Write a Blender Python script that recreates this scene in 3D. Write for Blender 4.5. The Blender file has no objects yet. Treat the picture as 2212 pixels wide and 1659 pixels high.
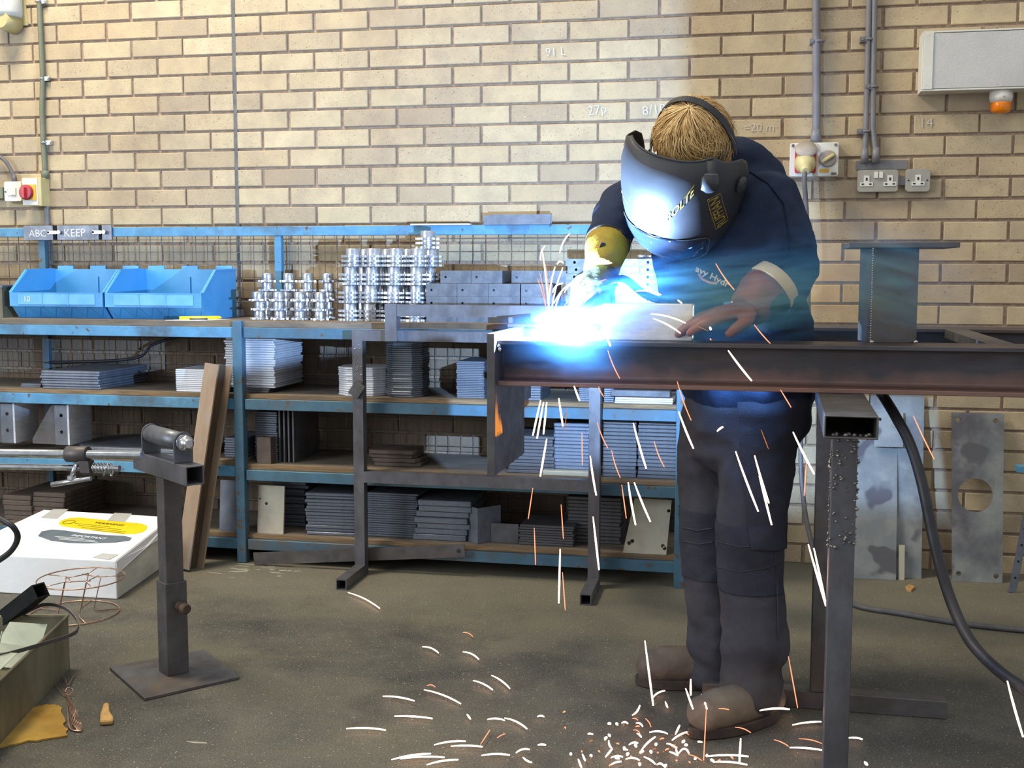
import bpy, bmesh, math, random
from mathutils import Vector, Matrix, noise
from mathutils.geometry import tessellate_polygon
random.seed(7)
SC = bpy.context.scene
COL = SC.collection
V = Vector
PI = math.pi

# ------------------------------------------------------------------ camera
CAM = (1.96941874, -4.41251827, 1.10048136)
YAW, PITCH, ROLL, FPX = 0.211639666, -0.0996097075, 0.00129252366, 2515.52519
IW, IH = 2212.0, 1659.0

def ray(px, py):
    x = (px - IW/2)/FPX; y = -(py - IH/2)/FPX
    c, s = math.cos(ROLL), math.sin(ROLL)
    x, y = c*x - s*y, s*x + c*y
    cp, sp = math.cos(PITCH), math.sin(PITCH)
    fy = cp - sp*y; uz = sp + cp*y
    a, b = math.cos(YAW), math.sin(YAW)
    return V((a*x - b*fy, b*x + a*fy, uz))

def at(px, py, y):
    """point of the sight line through a photo pixel that lies at depth y"""
    d = ray(px, py); t = (y - CAM[1])/d.y
    return V(CAM) + d*t

def onz(px, py, z=0.0):
    d = ray(px, py); t = (z - CAM[2])/d.z
    return V(CAM) + d*t

def make_camera():
    cd = bpy.data.cameras.new('camera'); co = bpy.data.objects.new('camera', cd)
    COL.objects.link(co)
    cd.sensor_fit = 'HORIZONTAL'; cd.sensor_width = 36.0
    cd.lens = FPX/IW*36.0
    cd.clip_start = 0.05; cd.clip_end = 60
    R = Matrix.Rotation(YAW, 4, 'Z') @ Matrix.Rotation(PI/2 + PITCH, 4, 'X') @ Matrix.Rotation(ROLL, 4, 'Z')
    co.matrix_world = Matrix.Translation(V(CAM)) @ R
    SC.camera = co
make_camera()
SC.view_settings.view_transform = 'Standard'
SC.view_settings.look = 'None'
SC.view_settings.gamma = 1.0
SC.view_settings.use_curve_mapping = False
SC.view_settings.exposure = 0.0
try:
    SC.cycles.use_denoising = True
    SC.cycles.max_bounces = 6
    SC.cycles.diffuse_bounces = 3
    SC.cycles.glossy_bounces = 3
    SC.cycles.volume_bounces = 0
    SC.cycles.transparent_max_bounces = 8
    SC.cycles.sample_clamp_indirect = 4
    SC.cycles.caustics_reflective = False
    SC.cycles.caustics_refractive = False
    SC.cycles.volume_step_rate = 2.0
    SC.cycles.volume_max_steps = 64
except Exception:
    pass

# ------------------------------------------------------------------ materials
class NT:
    def __init__(s, name):
        s.m = bpy.data.materials.new(name); s.m.use_nodes = True
        s.t = s.m.node_tree; s.b = s.t.nodes['Principled BSDF']; s.out = s.t.nodes['Material Output']
        s._c = None
    def n(s, kind, **kw):
        nd = s.t.nodes.new(kind)
        for k, v in kw.items():
            if k.startswith('i_'):
                nd.inputs[k[2:].replace('_', ' ')].default_value = v
            else: setattr(nd, k, v)
        return nd
    def l(s, a, b): s.t.links.new(a, b)
    def co(s):
        if s._c is None: s._c = s.n('ShaderNodeTexCoord').outputs['Object']
        return s._c
    def noise(s, scale, detail=4, rough=.6, vec=None, dist=0.0):
        nd = s.n('ShaderNodeTexNoise'); nd.inputs['Scale'].default_value = scale
        nd.inputs['Detail'].default_value = detail; nd.inputs['Roughness'].default_value = rough
        nd.inputs['Distortion'].default_value = dist
        s.l(vec if vec is not None else s.co(), nd.inputs['Vector']); return nd.outputs['Fac']
    def ramp(s, fac, stops, interp='LINEAR'):
        nd = s.n('ShaderNodeValToRGB'); cr = nd.color_ramp; cr.interpolation = interp
        while len(cr.elements) < len(stops): cr.elements.new(.5)
        for e, (p, c) in zip(cr.elements, stops):
            e.position = p; e.color = (c, c, c, 1) if not hasattr(c, '__len__') else (*c[:3], 1)
        s.l(fac, nd.inputs['Fac']); return nd.outputs['Color']
    def mix(s, fac, a, b, mode='MIX'):
        nd = s.n('ShaderNodeMix', data_type='RGBA', blend_type=mode)
        for sock, v in ((nd.inputs[0], fac), (nd.inputs[6], a), (nd.inputs[7], b)):
            if hasattr(v, 'links'): s.l(v, sock)
            else: sock.default_value = v if not hasattr(v, '__len__') else (*v[:3], 1)
        return nd.outputs[2]
    def math(s, op, a, b=0.5):
        nd = s.n('ShaderNodeMath', operation=op)
        for sock, v in ((nd.inputs[0], a), (nd.inputs[1], b)):
            if hasattr(v, 'links'): s.l(v, sock)
            else: sock.default_value = v
        return nd.outputs[0]
    def bump(s, h, strength=.3, dist=.01):
        nd = s.n('ShaderNodeBump'); nd.inputs['Strength'].default_value = strength
        nd.inputs['Distance'].default_value = dist
        s.l(h, nd.inputs['Height']); s.l(nd.outputs['Normal'], s.b.inputs['Normal'])
    def mapped(s, sc=(1, 1, 1), rot=(0, 0, 0)):
        nd = s.n('ShaderNodeMapping'); nd.inputs['Scale'].default_value = sc
        nd.inputs['Rotation'].default_value = rot
        s.l(s.co(), nd.inputs['Vector']); return nd.outputs['Vector']

def S(r, g=None, b=None):
    """sRGB 0-255 -> linear"""
    if g is None: g = b = r
    def f(u):
        u /= 255.0
        return u/12.92 if u <= .04045 else ((u+.055)/1.055)**2.4
    return (f(r), f(g), f(b))

def mat(name, c1, c2=None, rough=.6, metal=0.0, scale=12.0, bump=0.0, bscale=None, c3=None, spots=None, spec=.5, lo=.35, hi=.65, stretch=None, island=0.0):
    t = NT(name); c2 = c2 or tuple(k*.75 for k in c1)
    vec = t.mapped(stretch) if stretch else None
    f = t.noise(scale, 5, .62, vec)
    c = t.ramp(f, [(lo, c1), (hi, c2)])
    if c3:
        f2 = t.noise(scale*.27+.7, 5, .65, vec)
        c = t.mix(t.ramp(f2, [(.5, 0), (.68, 1)]), c, c3)
    if spots:
        sc, amt, colr = spots
        f3 = t.noise(sc, 2, .5)
        c = t.mix(t.ramp(f3, [(amt, 0), (amt+.04, 1)]), c, colr)
    if island:
        g = t.n('ShaderNodeNewGeometry')
        k = t.ramp(g.outputs['Random Per Island'], [(0, 1-island), (1, 1+island*.5)])
        c = t.mix(1.0, c, k, 'MULTIPLY')
    t.l(c, t.b.inputs['Base Color'])
    r = t.ramp(t.noise(scale*1.7, 3), [(.3, max(.02, rough-.08)), (.7, min(1, rough+.1))])
    t.l(r, t.b.inputs['Roughness'])
    t.b.inputs['Metallic'].default_value = metal
    t.b.inputs['Specular IOR Level'].default_value = spec
    if bump: t.bump(t.noise(bscale or scale*4, 4), bump, .006)
    return t.m

M = {}
# bricks of the wall: buff stock bricks with specks, soot and pale lime smears
def brick_mat():
    t = NT('buff_brick')
    g = t.n('ShaderNodeNewGeometry')
    base = t.ramp(g.outputs['Random Per Island'], [(0, S(174, 156, 130)), (.3, S(197, 179, 146)), (.6, S(188, 167, 134)), (.85, S(205, 187, 154)), (1, S(166, 147, 122))])
    f = t.noise(9, 6, .65)
    base = t.mix(t.ramp(f, [(.38, 0), (.7, .5)]), base, S(150, 134, 118))
    sp = t.noise(210, 2, .5)
    base = t.mix(t.ramp(sp, [(.66, 0), (.71, .75)]), base, S(72, 58, 48))
    sp2 = t.noise(120, 2, .5)
    base = t.mix(t.ramp(sp2, [(.70, 0), (.74, .5)]), base, S(226, 210, 180))
    sm = t.noise(1.3, 5, .7)
    base = t.mix(t.ramp(sm, [(.5, 0), (.72, .42)]), base, S(118, 102, 92))
    # shade behind the rack put into the brick colour, darker low down
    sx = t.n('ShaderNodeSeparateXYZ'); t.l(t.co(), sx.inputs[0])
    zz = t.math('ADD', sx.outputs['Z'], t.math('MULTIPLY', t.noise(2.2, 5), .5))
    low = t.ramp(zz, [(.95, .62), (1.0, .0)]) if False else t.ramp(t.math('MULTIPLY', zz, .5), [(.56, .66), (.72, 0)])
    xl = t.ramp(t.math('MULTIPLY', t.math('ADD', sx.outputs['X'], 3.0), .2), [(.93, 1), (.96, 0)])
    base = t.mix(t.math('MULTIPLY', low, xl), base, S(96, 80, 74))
    t.l(base, t.b.inputs['Base Color'])
    t.b.inputs['Roughness'].default_value = .85
    t.b.inputs['Specular IOR Level'].default_value = .2
    t.bump(t.noise(160, 4, .7), .35, .004)
    return t.m
M['brick'] = brick_mat()
M['mortar'] = mat('mortar', S(172, 150, 130), S(144, 124, 108), .95, scale=60, bump=.4, spec=.1)
M['sealant'] = mat('grey_sealant', S(112, 110, 108), S(92, 90, 90), .8, scale=30)
def floor_mat():
    t = NT('sooty_concrete')
    f = t.noise(3.2, 7, .68, None, .4)
    base = t.ramp(f, [(.3, S(66, 65, 62)), (.5, S(88, 85, 78)), (.7, S(104, 100, 88))])
    st = t.noise(1.1, 5, .6, t.mapped((1, 2.4, 1)))
    base = t.mix(t.ramp(st, [(.48, 0), (.66, .6)]), base, S(112, 107, 90))
    dk = t.noise(2.3, 6, .7)
    base = t.mix(t.ramp(dk, [(.52, 0), (.68, .7)]), base, S(58, 55, 54))
    # floor colour turns paler towards the wall
    sx = t.n('ShaderNodeSeparateXYZ'); t.l(t.co(), sx.inputs[0])
    yy = t.math('ADD', sx.outputs['Y'], t.math('MULTIPLY', t.noise(2.0, 5), .5))
    pale = t.ramp(t.math('ADD', t.math('MULTIPLY', yy, .5), 1.0), [(.55, 0), (.8, .65)])
    base = t.mix(pale, base, S(130, 124, 106))
    gr = t.noise(300, 3, .6)
    base = t.mix(t.ramp(gr, [(.36, .75), (.48, 0)]), base, S(46, 44, 42))
    gl = t.noise(240, 3, .6)
    base = t.mix(t.ramp(gl, [(.56, 0), (.66, .55)]), base, S(150, 146, 132))
    vo = t.n('ShaderNodeTexVoronoi'); vo.inputs['Scale'].default_value = 95; t.l(t.co(), vo.inputs['Vector'])
    grit = t.ramp(vo.outputs['Distance'], [(.0, 1), (.11, 1), (.15, 0)])
    pick = t.ramp(t.noise(80, 1), [(.52, 0), (.56, 1)])
    grit = t.math('MULTIPLY', grit, pick)
    base = t.mix(grit, base, S(196, 190, 172))
    scr = t.noise(7, 6, .75, t.mapped((.35, 2.2, 1)))
    base = t.mix(t.ramp(scr, [(.70, 0), (.76, .6)]), base, S(186, 174, 138))
    t.l(base, t.b.inputs['Base Color'])
    t.l(t.ramp(f, [(.3, .55), (.7, .8)]), t.b.inputs['Roughness'])
    t.b.inputs['Specular IOR Level'].default_value = .35
    t.bump(t.noise(130, 5, .7), .3, .004)
    return t.m
M['floor'] = floor_mat()
M['blue_paint'] = mat('blue_rack_paint', S(92, 152, 190), S(74, 132, 170), .5, scale=14, c3=S(74, 92, 104), spots=(38, .68, S(92, 74, 62)))
M['blue_worn'] = mat('worn_blue_rack_paint', S(72, 112, 134), S(62, 94, 114), .5, scale=10, c3=S(88, 88, 86), spots=(30, .64, S(98, 76, 58)))
M['ply'] = mat('dusty_plywood', S(124, 112, 98), S(98, 88, 78), .9, scale=7, c3=S(140, 122, 96), bump=.2, stretch=(1, 3, 8))
M['ply_edge'] = mat('raw_plywood_edge', S(156, 124, 86), S(108, 86, 64), .85, scale=16, stretch=(.6, 1, 12), c3=S(98, 86, 76))
M['wire'] = mat('dull_mesh_wire', S(128, 122, 118), S(98, 92, 90), .6, .4)
M['steel'] = mat('mill_steel', S(118, 122, 130), S(92, 96, 104), .42, .55, scale=18, c3=S(104, 104, 106), bump=.05)
M['steel_dark'] = mat('dark_scaled_steel', S(102, 98, 98), S(80, 77, 78), .5, .45, scale=14, c3=S(90, 80, 74), bump=.08)
M['steel_tube'] = mat('oiled_square_tube', S(114, 113, 118), S(94, 92, 98), .42, .5, scale=16, c3=S(88, 82, 80), stretch=(1, 1, .4), bump=.05)
M['plate_bright'] = mat('bright_cut_plate', S(226, 228, 236), S(202, 206, 216), .45, .25, scale=26, bump=.06, stretch=(1, 1, 4))
M['plate_grey'] = mat('grey_plate', S(130, 136, 148), S(104, 110, 122), .42, .45, scale=16, bump=.05, c3=S(110, 112, 118))
M['plate_dull'] = mat('dull_plate', S(104, 104, 108), S(80, 78, 80), .5, .4, scale=12, c3=S(112, 98, 86), bump=.08)
M['plate_rusty'] = mat('brown_scaled_plate', S(106, 92, 82), S(84, 74, 68), .65, .25, scale=12, c3=S(128, 104, 80), bump=.15)
M['plate_pale'] = mat('pale_stained_plate', S(196, 190, 168), S(172, 166, 150), .55, .2, scale=7, c3=S(158, 150, 138))
M['wall_plate'] = mat('stained_grey_plate', S(146, 148, 146), S(126, 130, 132), .5, .3, scale=9, c3=S(92, 90, 96), lo=.4, hi=.6, spots=(7, .60, S(94, 92, 98)))
M['zinc'] = mat('turned_zinc', S(214, 216, 222), S(196, 200, 208), .24, .9, scale=30)
M['chrome'] = mat('bright_nut', S(214, 216, 220), S(190, 192, 198), .2, .9, scale=40)
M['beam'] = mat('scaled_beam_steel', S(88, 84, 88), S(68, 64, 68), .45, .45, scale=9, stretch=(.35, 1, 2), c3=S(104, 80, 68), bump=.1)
M['rust'] = mat('rusty_flange', S(168, 146, 124), S(142, 118, 98), .75, .15, scale=10, c3=S(164, 158, 152), spots=(26, .70, S(174, 146, 76)), bump=.15, stretch=(1, 1, .25))
M['rust_dark'] = mat('rusty_web', S(92, 76, 58), S(66, 54, 44), .8, .15, scale=14, c3=S(112, 84, 52), bump=.15, stretch=(1, 1, .3))
M['bin_blue'] = mat('blue_bin_plastic', S(84, 164, 220), S(70, 150, 208), .4, scale=5, c3=S(66, 130, 180))
M['bin_tag'] = mat('blue_bin_tag_strip', S(120, 186, 226), S(96, 168, 216), .5, scale=9)
M['chalk'] = mat('chalk', S(232, 232, 230), S(206, 206, 204), 1.0, scale=140, spec=.05)
M['chalk_faint'] = mat('faint_chalk', S(206, 198, 184), S(186, 176, 160), 1.0, scale=160, spec=.05)
M['conduit'] = mat('grey_conduit', S(126, 124, 128), S(108, 106, 110), .5, scale=9)
M['conduit_green'] = mat('drab_painted_conduit', S(120, 122, 100), S(104, 108, 90), .5, scale=9)
M['white_plastic'] = mat('aged_white_plastic', S(222, 220, 212), S(206, 202, 192), .45, scale=5, spots=(60, .7, S(150, 140, 120)))
M['cream_plastic'] = mat('cream_plastic', S(206, 192, 140), S(188, 172, 118), .45, scale=6)
M['red_plastic'] = mat('red_plastic', S(206, 66, 60), S(176, 44, 44), .4, scale=8)
M['red_dark'] = mat('dark_red_knob', S(176, 44, 66), S(140, 30, 50), .35, scale=8)
M['yellow_plate'] = mat('yellow_switch_plate', S(226, 178, 46), S(204, 152, 36), .5, scale=8)
M['grey_lid'] = mat('grey_lid', S(170, 158, 146), S(146, 134, 124), .5, scale=14)
M['socket_metal'] = mat('brushed_socket_plate', S(176, 172, 160), S(156, 152, 142), .4, .4, scale=14)
M['black'] = mat('black_plastic', S(32, 32, 36), S(22, 22, 26), .45, scale=12)
M['void'] = mat('black_and_hole_shade', S(14, 13, 14), S(10, 10, 10), .9, scale=20)  # flat black for the tube, and for the shade inside slots and perforations
M['amber'] = mat('amber_lens', S(240, 140, 14), S(222, 112, 8), .15, scale=8)
M['diffuser'] = mat('prismatic_diffuser', S(206, 204, 202), S(192, 190, 190), .4, scale=4, bump=.5, bscale=420)
M['paper'] = mat('white_paper_wrap', S(252, 252, 254), S(246, 246, 248), .7, scale=4, c3=S(240, 240, 238), bump=.25, bscale=16)
M['paper_side'] = mat('creased_paper_side', S(220, 218, 206), S(190, 188, 176), .8, scale=6, c3=S(204, 200, 188), bump=.6, bscale=14, stretch=(1, 1, 3))
M['label_yellow'] = mat('yellow_label', S(244, 222, 30), S(236, 208, 18), .5, scale=7)
M['label_grey'] = mat('slate_label', S(112, 122, 132), S(98, 108, 118), .5, scale=7)
M['tape'] = mat('clear_brown_tape', S(206, 206, 204), S(196, 194, 188), .3, scale=9)
M['print_dark'] = mat('brown_print', S(120, 92, 20), S(104, 80, 16), .6)
M['print_white'] = mat('white_print', S(232, 234, 236), S(216, 218, 222), .6)
M['gold_print'] = mat('gold_print', S(190, 160, 70), S(160, 132, 50), .5)
M['copper'] = mat('copper_wire', S(204, 170, 150), S(178, 134, 110), .3, .7, scale=30)
M['trough'] = mat('greasy_galvanised_tin', S(152, 148, 124), S(120, 116, 94), .5, .35, scale=7, c3=S(92, 86, 72), bump=.1, stretch=(1, 1, .4))
M['sheet'] = mat('offcut_sheet', S(178, 186, 170), S(158, 166, 152), .5, .2, scale=6)
M['brown_card'] = mat('ochre_card', S(186, 150, 66), S(150, 112, 44), .9, scale=8, bump=.3, c3=S(150, 128, 70))
M['wood'] = mat('pale_wood_chip', S(196, 158, 98), S(170, 128, 76), .85, scale=22, bump=.3)
M['cable'] = mat('black_rubber_cable', S(44, 44, 50), S(30, 30, 36), .5, scale=14)
M['cable_grey'] = mat('grey_rubber_cable', S(104, 102, 104), S(84, 82, 86), .55, scale=14)
M['spatter'] = mat('weld_spatter', S(176, 170, 164), S(96, 88, 84), .35, .6, scale=90)
M['navy'] = mat('navy_sweatshirt', S(50, 58, 78), S(38, 45, 62), .95, scale=10, bump=.35, bscale=260, spec=.1)
M['navy_seam'] = mat('navy_ribbing', S(36, 44, 64), S(28, 34, 52), .95, scale=60, bump=.4, bscale=200, spec=.1)
M['trouser'] = mat('charcoal_work_trouser', S(74, 73, 80), S(58, 57, 63), .95, scale=6, bump=.3, bscale=240, c3=S(84, 80, 80), spec=.1)
M['trouser_pad'] = mat('dark_knee_pad_cloth', S(62, 62, 72), S(48, 48, 56), .95, scale=8, bump=.3, bscale=200, spec=.1)
M['boot'] = mat('dusty_brown_boot', S(112, 98, 86), S(84, 72, 64), .7, scale=8, bump=.3, bscale=50, c3=S(128, 116, 98))
M['boot_sole'] = mat('dark_boot_sole', S(72, 60, 54), S(52, 44, 42), .8, scale=16)
M['glove_y'] = mat('yellow_leather_gauntlet', S(196, 172, 34), S(158, 130, 26), .75, scale=8, bump=.4, bscale=40, c3=S(124, 98, 40))
M['glove_dark'] = mat('dark_glove_fingers', S(60, 68, 58), S(42, 48, 44), .8, scale=12, bump=.4, bscale=40)  # dark grey-green for the hand below the yellow cuff
M['glove_r'] = mat('red_brown_leather_glove', S(138, 88, 82), S(100, 64, 64), .75, scale=9, bump=.4, bscale=40)
M['cuff_band'] = mat('pale_reflective_cuff', S(206, 206, 202), S(186, 186, 184), .6, scale=20)
M['skin'] = mat('skin', S(214, 158, 130), S(198, 138, 112), .6, scale=20)
M['hair'] = mat('sandy_blond_hair', S(214, 176, 112), S(160, 122, 72), .55, scale=26, bump=.5, bscale=90)
M['hair2'] = mat('light_blond_strands', S(238, 208, 150), S(200, 162, 104), .5, scale=30)
M['helmet'] = mat('black_helmet_shell', S(56, 56, 60), S(46, 46, 50), .46, scale=4, spots=(90, .72, S(60, 58, 60)))
M['helmet_in'] = mat('helmet_inside', S(26, 25, 26), S(18, 18, 20), .9, scale=10)
M['visor'] = mat('glossy_dark_visor', S(40, 50, 66), S(30, 40, 56), .1, scale=6, spots=(70, .7, S(150, 156, 170)))
M['strap'] = mat('grey_headband', S(92, 98, 104), S(70, 76, 82), .5, scale=30)
M['badge'] = mat('pink_badge_edge', S(206, 158, 150), S(180, 130, 128), .8, scale=30)

def beam_mat():  # floor bounce light put into the colour as a reddish tone low down
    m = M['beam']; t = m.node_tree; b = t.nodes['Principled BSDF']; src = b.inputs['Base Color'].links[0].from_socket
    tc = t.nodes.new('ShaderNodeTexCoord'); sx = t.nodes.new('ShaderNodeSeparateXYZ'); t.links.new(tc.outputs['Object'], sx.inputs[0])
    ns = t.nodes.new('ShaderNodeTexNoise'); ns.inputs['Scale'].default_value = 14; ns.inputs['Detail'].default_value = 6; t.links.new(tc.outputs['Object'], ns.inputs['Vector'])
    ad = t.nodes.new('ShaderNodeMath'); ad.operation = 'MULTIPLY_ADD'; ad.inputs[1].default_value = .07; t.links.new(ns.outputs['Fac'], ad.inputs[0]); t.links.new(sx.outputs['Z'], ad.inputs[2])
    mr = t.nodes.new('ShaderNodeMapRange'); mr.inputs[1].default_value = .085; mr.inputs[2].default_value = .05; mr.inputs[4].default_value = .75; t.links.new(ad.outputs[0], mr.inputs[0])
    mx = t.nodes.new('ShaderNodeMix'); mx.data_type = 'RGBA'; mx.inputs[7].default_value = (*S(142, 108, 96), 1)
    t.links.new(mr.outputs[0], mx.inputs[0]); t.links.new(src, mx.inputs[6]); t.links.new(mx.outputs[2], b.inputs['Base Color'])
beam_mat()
def emis(name, col, strength):
    t = NT(name)
    t.b.inputs['Base Color'].default_value = (0, 0, 0, 1)
    t.b.inputs['Emission Color'].default_value = (*col, 1)
    t.b.inputs['Emission Strength'].default_value = strength
    return t.m
M['arc'] = emis('arc_plasma', (.82, .92, 1.0), 60)
M['hot'] = emis('white_hot_metal', (1.0, .62, .45), 5)
M['warm'] = emis('orange_hot_metal', (1.0, .27, .13), 2.2)
M['ember'] = emis('dull_ember', (.9, .28, .05), .8)
M['orange_emit'] = emis('emissive_orange', (1.0, .33, .04), .8)

# ------------------------------------------------------------------ mesh helpers
ROOT = {}   # object name -> world offset of its thing

class MB:
    def __init__(s):
        s.bm = bmesh.new(); s.mi = 0; s.smooth = False
    def _f(s, vs):
        try:
            f = s.bm.faces.new(vs); f.material_index = s.mi; f.smooth = s.smooth; return f
        except ValueError: return None
    def hexa(s, P):
        v = [s.bm.verts.new(p) for p in P]
        for q in ((0,3,2,1),(4,5,6,7),(0,1,5,4),(1,2,6,5),(2,3,7,6),(3,0,4,7)): s._f([v[i] for i in q])
        return v
    def box(s, x0, x1, y0, y1, z0, z1, m=None):
        P = [V(p) for p in ((x0,y0,z0),(x1,y0,z0),(x1,y1,z0),(x0,y1,z0),(x0,y0,z1),(x1,y0,z1),(x1,y1,z1),(x0,y1,z1))]
        if m: P = [m @ p for p in P]
        return s.hexa(P)
    def cbox(s, c, size, m=None):
        x, y, z = (k/2 for k in size)
        T = Matrix.Translation(V(c))
        if m: T = T @ m
        return s.box(-x, x, -y, y, -z, z, T)
    def bar(s, p0, p1, w, h, up=(0, 0, 1)):
        """a square bar from p0 to p1, w across and h along up"""
        p0, p1 = V(p0), V(p1); d = (p1-p0).normalized(); u = V(up); u = (u - d*u.dot(d)).normalized(); r = d.cross(u)
        P = []
        for p in (p0, p1):
            for a, b in ((-1,-1),(1,-1),(1,1),(-1,1)): P.append(p + r*(a*w/2) + u*(b*h/2))
        return s.hexa(P)
    def ring(s, c, ax, r, n=16, ref=None, ry=None):
        ax = V(ax).normalized()
        ref = V(ref) if ref is not None else (V((0,0,1)) if abs(ax.z) < .9 else V((1,0,0)))
        a = (ref - ax*ref.dot(ax)).normalized(); b = ax.cross(a)
        return [s.bm.verts.new(V(c) + a*(r*math.cos(2*PI*i/n)) + b*((ry or r)*math.sin(2*PI*i/n))) for i in range(n)]
    def skin(s, r0, r1):
        n = len(r0)
        for i in range(n): s._f([r0[i], r0[(i+1) % n], r1[(i+1) % n], r1[i]])
    def cyl(s, p0, p1, r, r2=None, n=16, cap=True, smooth=True):
        p0, p1 = V(p0), V(p1); ax = p1-p0; sm = s.smooth
        a = s.ring(p0, ax, r, n); b = s.ring(p1, ax, r if r2 is None else r2, n)
        s.smooth = smooth; s.skin(a, b); s.smooth = False
        if cap: s._f(a[::-1]); s._f(b)
        s.smooth = sm
    def lathe(s, c, ax, prof, n=20, smooth=True):
        """prof: list of (radius, distance along ax)"""
        c, ax = V(c), V(ax).normalized(); sm = s.smooth; s.smooth = smooth; prev = None; first = None
        for r, h in prof:
            cur = s.ring(c + ax*h, ax, max(r, 1e-5), n)
            if prev: s.skin(prev, cur)
            else: first = cur
            prev = cur
        s.smooth = False; s._f(first[::-1]); s._f(prev); s.smooth = sm
    def tube(s, path, r, n=8, closed=False, cap=True, rad=None, flat=None):
        """round tube along a path; rad gives a radius per point"""
        path = [V(p) for p in path]; N = len(path); rings = []; ref = None; sm = s.smooth; s.smooth = True
        for i, p in enumerate(path):
            if closed: d = path[(i+1) % N] - path[i-1]
            else: d = path[min(i+1, N-1)] - path[max(i-1, 0)]
            if d.length < 1e-9: d = V((0, 0, 1))
            d.normalize()
            if ref is None: ref = V((0,0,1)) if abs(d.z) < .9 else V((1,0,0))
            ref = (ref - d*ref.dot(d)).normalized()
            rr = rad[i] if rad else r
            if flat: rings.append(s.ring(p, d, rr, n, ref, rr*flat))
            else: rings.append(s.ring(p, d, rr, n, ref))
        for i in range(N - (0 if closed else 1)): s.skin(rings[i], rings[(i+1) % N])
        s.smooth = False
        if cap and not closed: s._f(rings[0][::-1]); s._f(rings[-1])
        s.smooth = sm
    def prism(s, pts, off, m=None):
        """flat outline pts extruded by off"""
        pts = [V(p) for p in pts]; off = V(off)
        if m: pts = [m @ p for p in pts]; off = m.to_3x3() @ off
        a = [s.bm.verts.new(p) for p in pts]; b = [s.bm.verts.new(p+off) for p in pts]; n = len(a)
        s._f(a[::-1]); s._f(b); s.skin(a, b)
    def holed(s, outer, holes, off):
        """plate outline (CCW list of 3-D points in one plane) with round holes [(centre, radius)] extruded by off"""
        off = V(off); nrm = off.normalized(); u = nrm.orthogonal().normalized(); w = nrm.cross(u)
        loops = [[V(p) for p in outer]]
        for c, r in holes: loops.append([V(c) + u*(r*math.cos(2*PI*i/20)) + w*(r*math.sin(2*PI*i/20)) for i in range(20)])
        o = loops[0][0]
        tris = tessellate_polygon([[V(((p-o).dot(u), (p-o).dot(w), 0)) for p in lp] for lp in loops])
        A = [s.bm.verts.new(p) for lp in loops for p in lp]; B = [s.bm.verts.new(p + off) for lp in loops for p in lp]
        for t in tris: s._f([A[k] for k in t]); s._f([B[k] for k in t[::-1]])
        n = 0
        for lp in loops:
            k = len(lp)
            for q in range(k): s._f([A[n+q], A[n+(q+1) % k], B[n+(q+1) % k], B[n+q]])
            n += k
    def build(s, name, mats, parent=None, bevel=0.0, segs=1, normals=True):
        if normals: bmesh.ops.recalc_face_normals(s.bm, faces=s.bm.faces)
        if bevel:
            es = [e for e in s.bm.edges if len(e.link_faces) == 2 and e.calc_face_angle(0) > .6]
            bmesh.ops.bevel(s.bm, geom=es, offset=bevel, segments=segs, affect='EDGES', profile=.5, clamp_overlap=True)
        off = ROOT.get(parent.name) if parent is not None else None
        if off is not None: bmesh.ops.translate(s.bm, verts=s.bm.verts, vec=-off)
        me = bpy.data.meshes.new(name); s.bm.to_mesh(me); s.bm.free()
        for m in (mats if isinstance(mats, (list, tuple)) else [mats]): me.materials.append(m)
        o = bpy.data.objects.new(name, me); COL.objects.link(o)
        if parent is not None:
            o.parent = parent; ROOT[o.name] = off if off is not None else V((0, 0, 0))
        return o

def tag(o, label, cat, group=None, kind=None):
    if label: o['label'] = label
    if cat: o['category'] = cat
    if group: o['group'] = group
    o['kind'] = kind or 'thing'
    return o

def thing(name, label, cat, loc=(0, 0, 0), group=None):
    o = bpy.data.objects.new(name, None); COL.objects.link(o)
    o.empty_display_size = .05; o.location = loc
    ROOT[o.name] = V(loc)
    return tag(o, label, cat, group)

def struct(o): o['kind'] = 'structure'; return o

def text_mesh(name, s, size, M4, m, parent=None, extrude=.0004, align='CENTER', bold=0.0):
    """lettering: a flat mesh of the words s, placed by the matrix M4 (x = reading direction, y = up)"""
    cu = bpy.data.curves.new('t', 'FONT'); cu.body = s; cu.size = size; cu.extrude = extrude
    cu.align_x = align; cu.align_y = 'CENTER'; cu.offset = bold; cu.resolution_u = 2
    to = bpy.data.objects.new('t', cu); COL.objects.link(to)
    dg = bpy.context.evaluated_depsgraph_get()
    me = bpy.data.meshes.new_from_object(to.evaluated_get(dg))
    bpy.data.objects.remove(to); bpy.data.curves.remove(cu)
    me.transform(M4)
    off = ROOT.get(parent.name) if parent is not None else None
    if off is not None: me.transform(Matrix.Translation(-off))
    me.materials.clear(); me.materials.append(m); me.name = name
    o = bpy.data.objects.new(name, me); COL.objects.link(o)
    if parent is not None: o.parent = parent; ROOT[o.name] = off
    return o

def frame(o, x, y):
    """matrix with origin o, x axis x and y axis y"""
    x = V(x).normalized(); y = V(y); y = (y - x*y.dot(x)).normalized(); z = x.cross(y)
    m = Matrix.Identity(4)
    for i in range(3): m[i][0], m[i][1], m[i][2], m[i][3] = x[i], y[i], z[i], V(o)[i]
    return m

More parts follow.
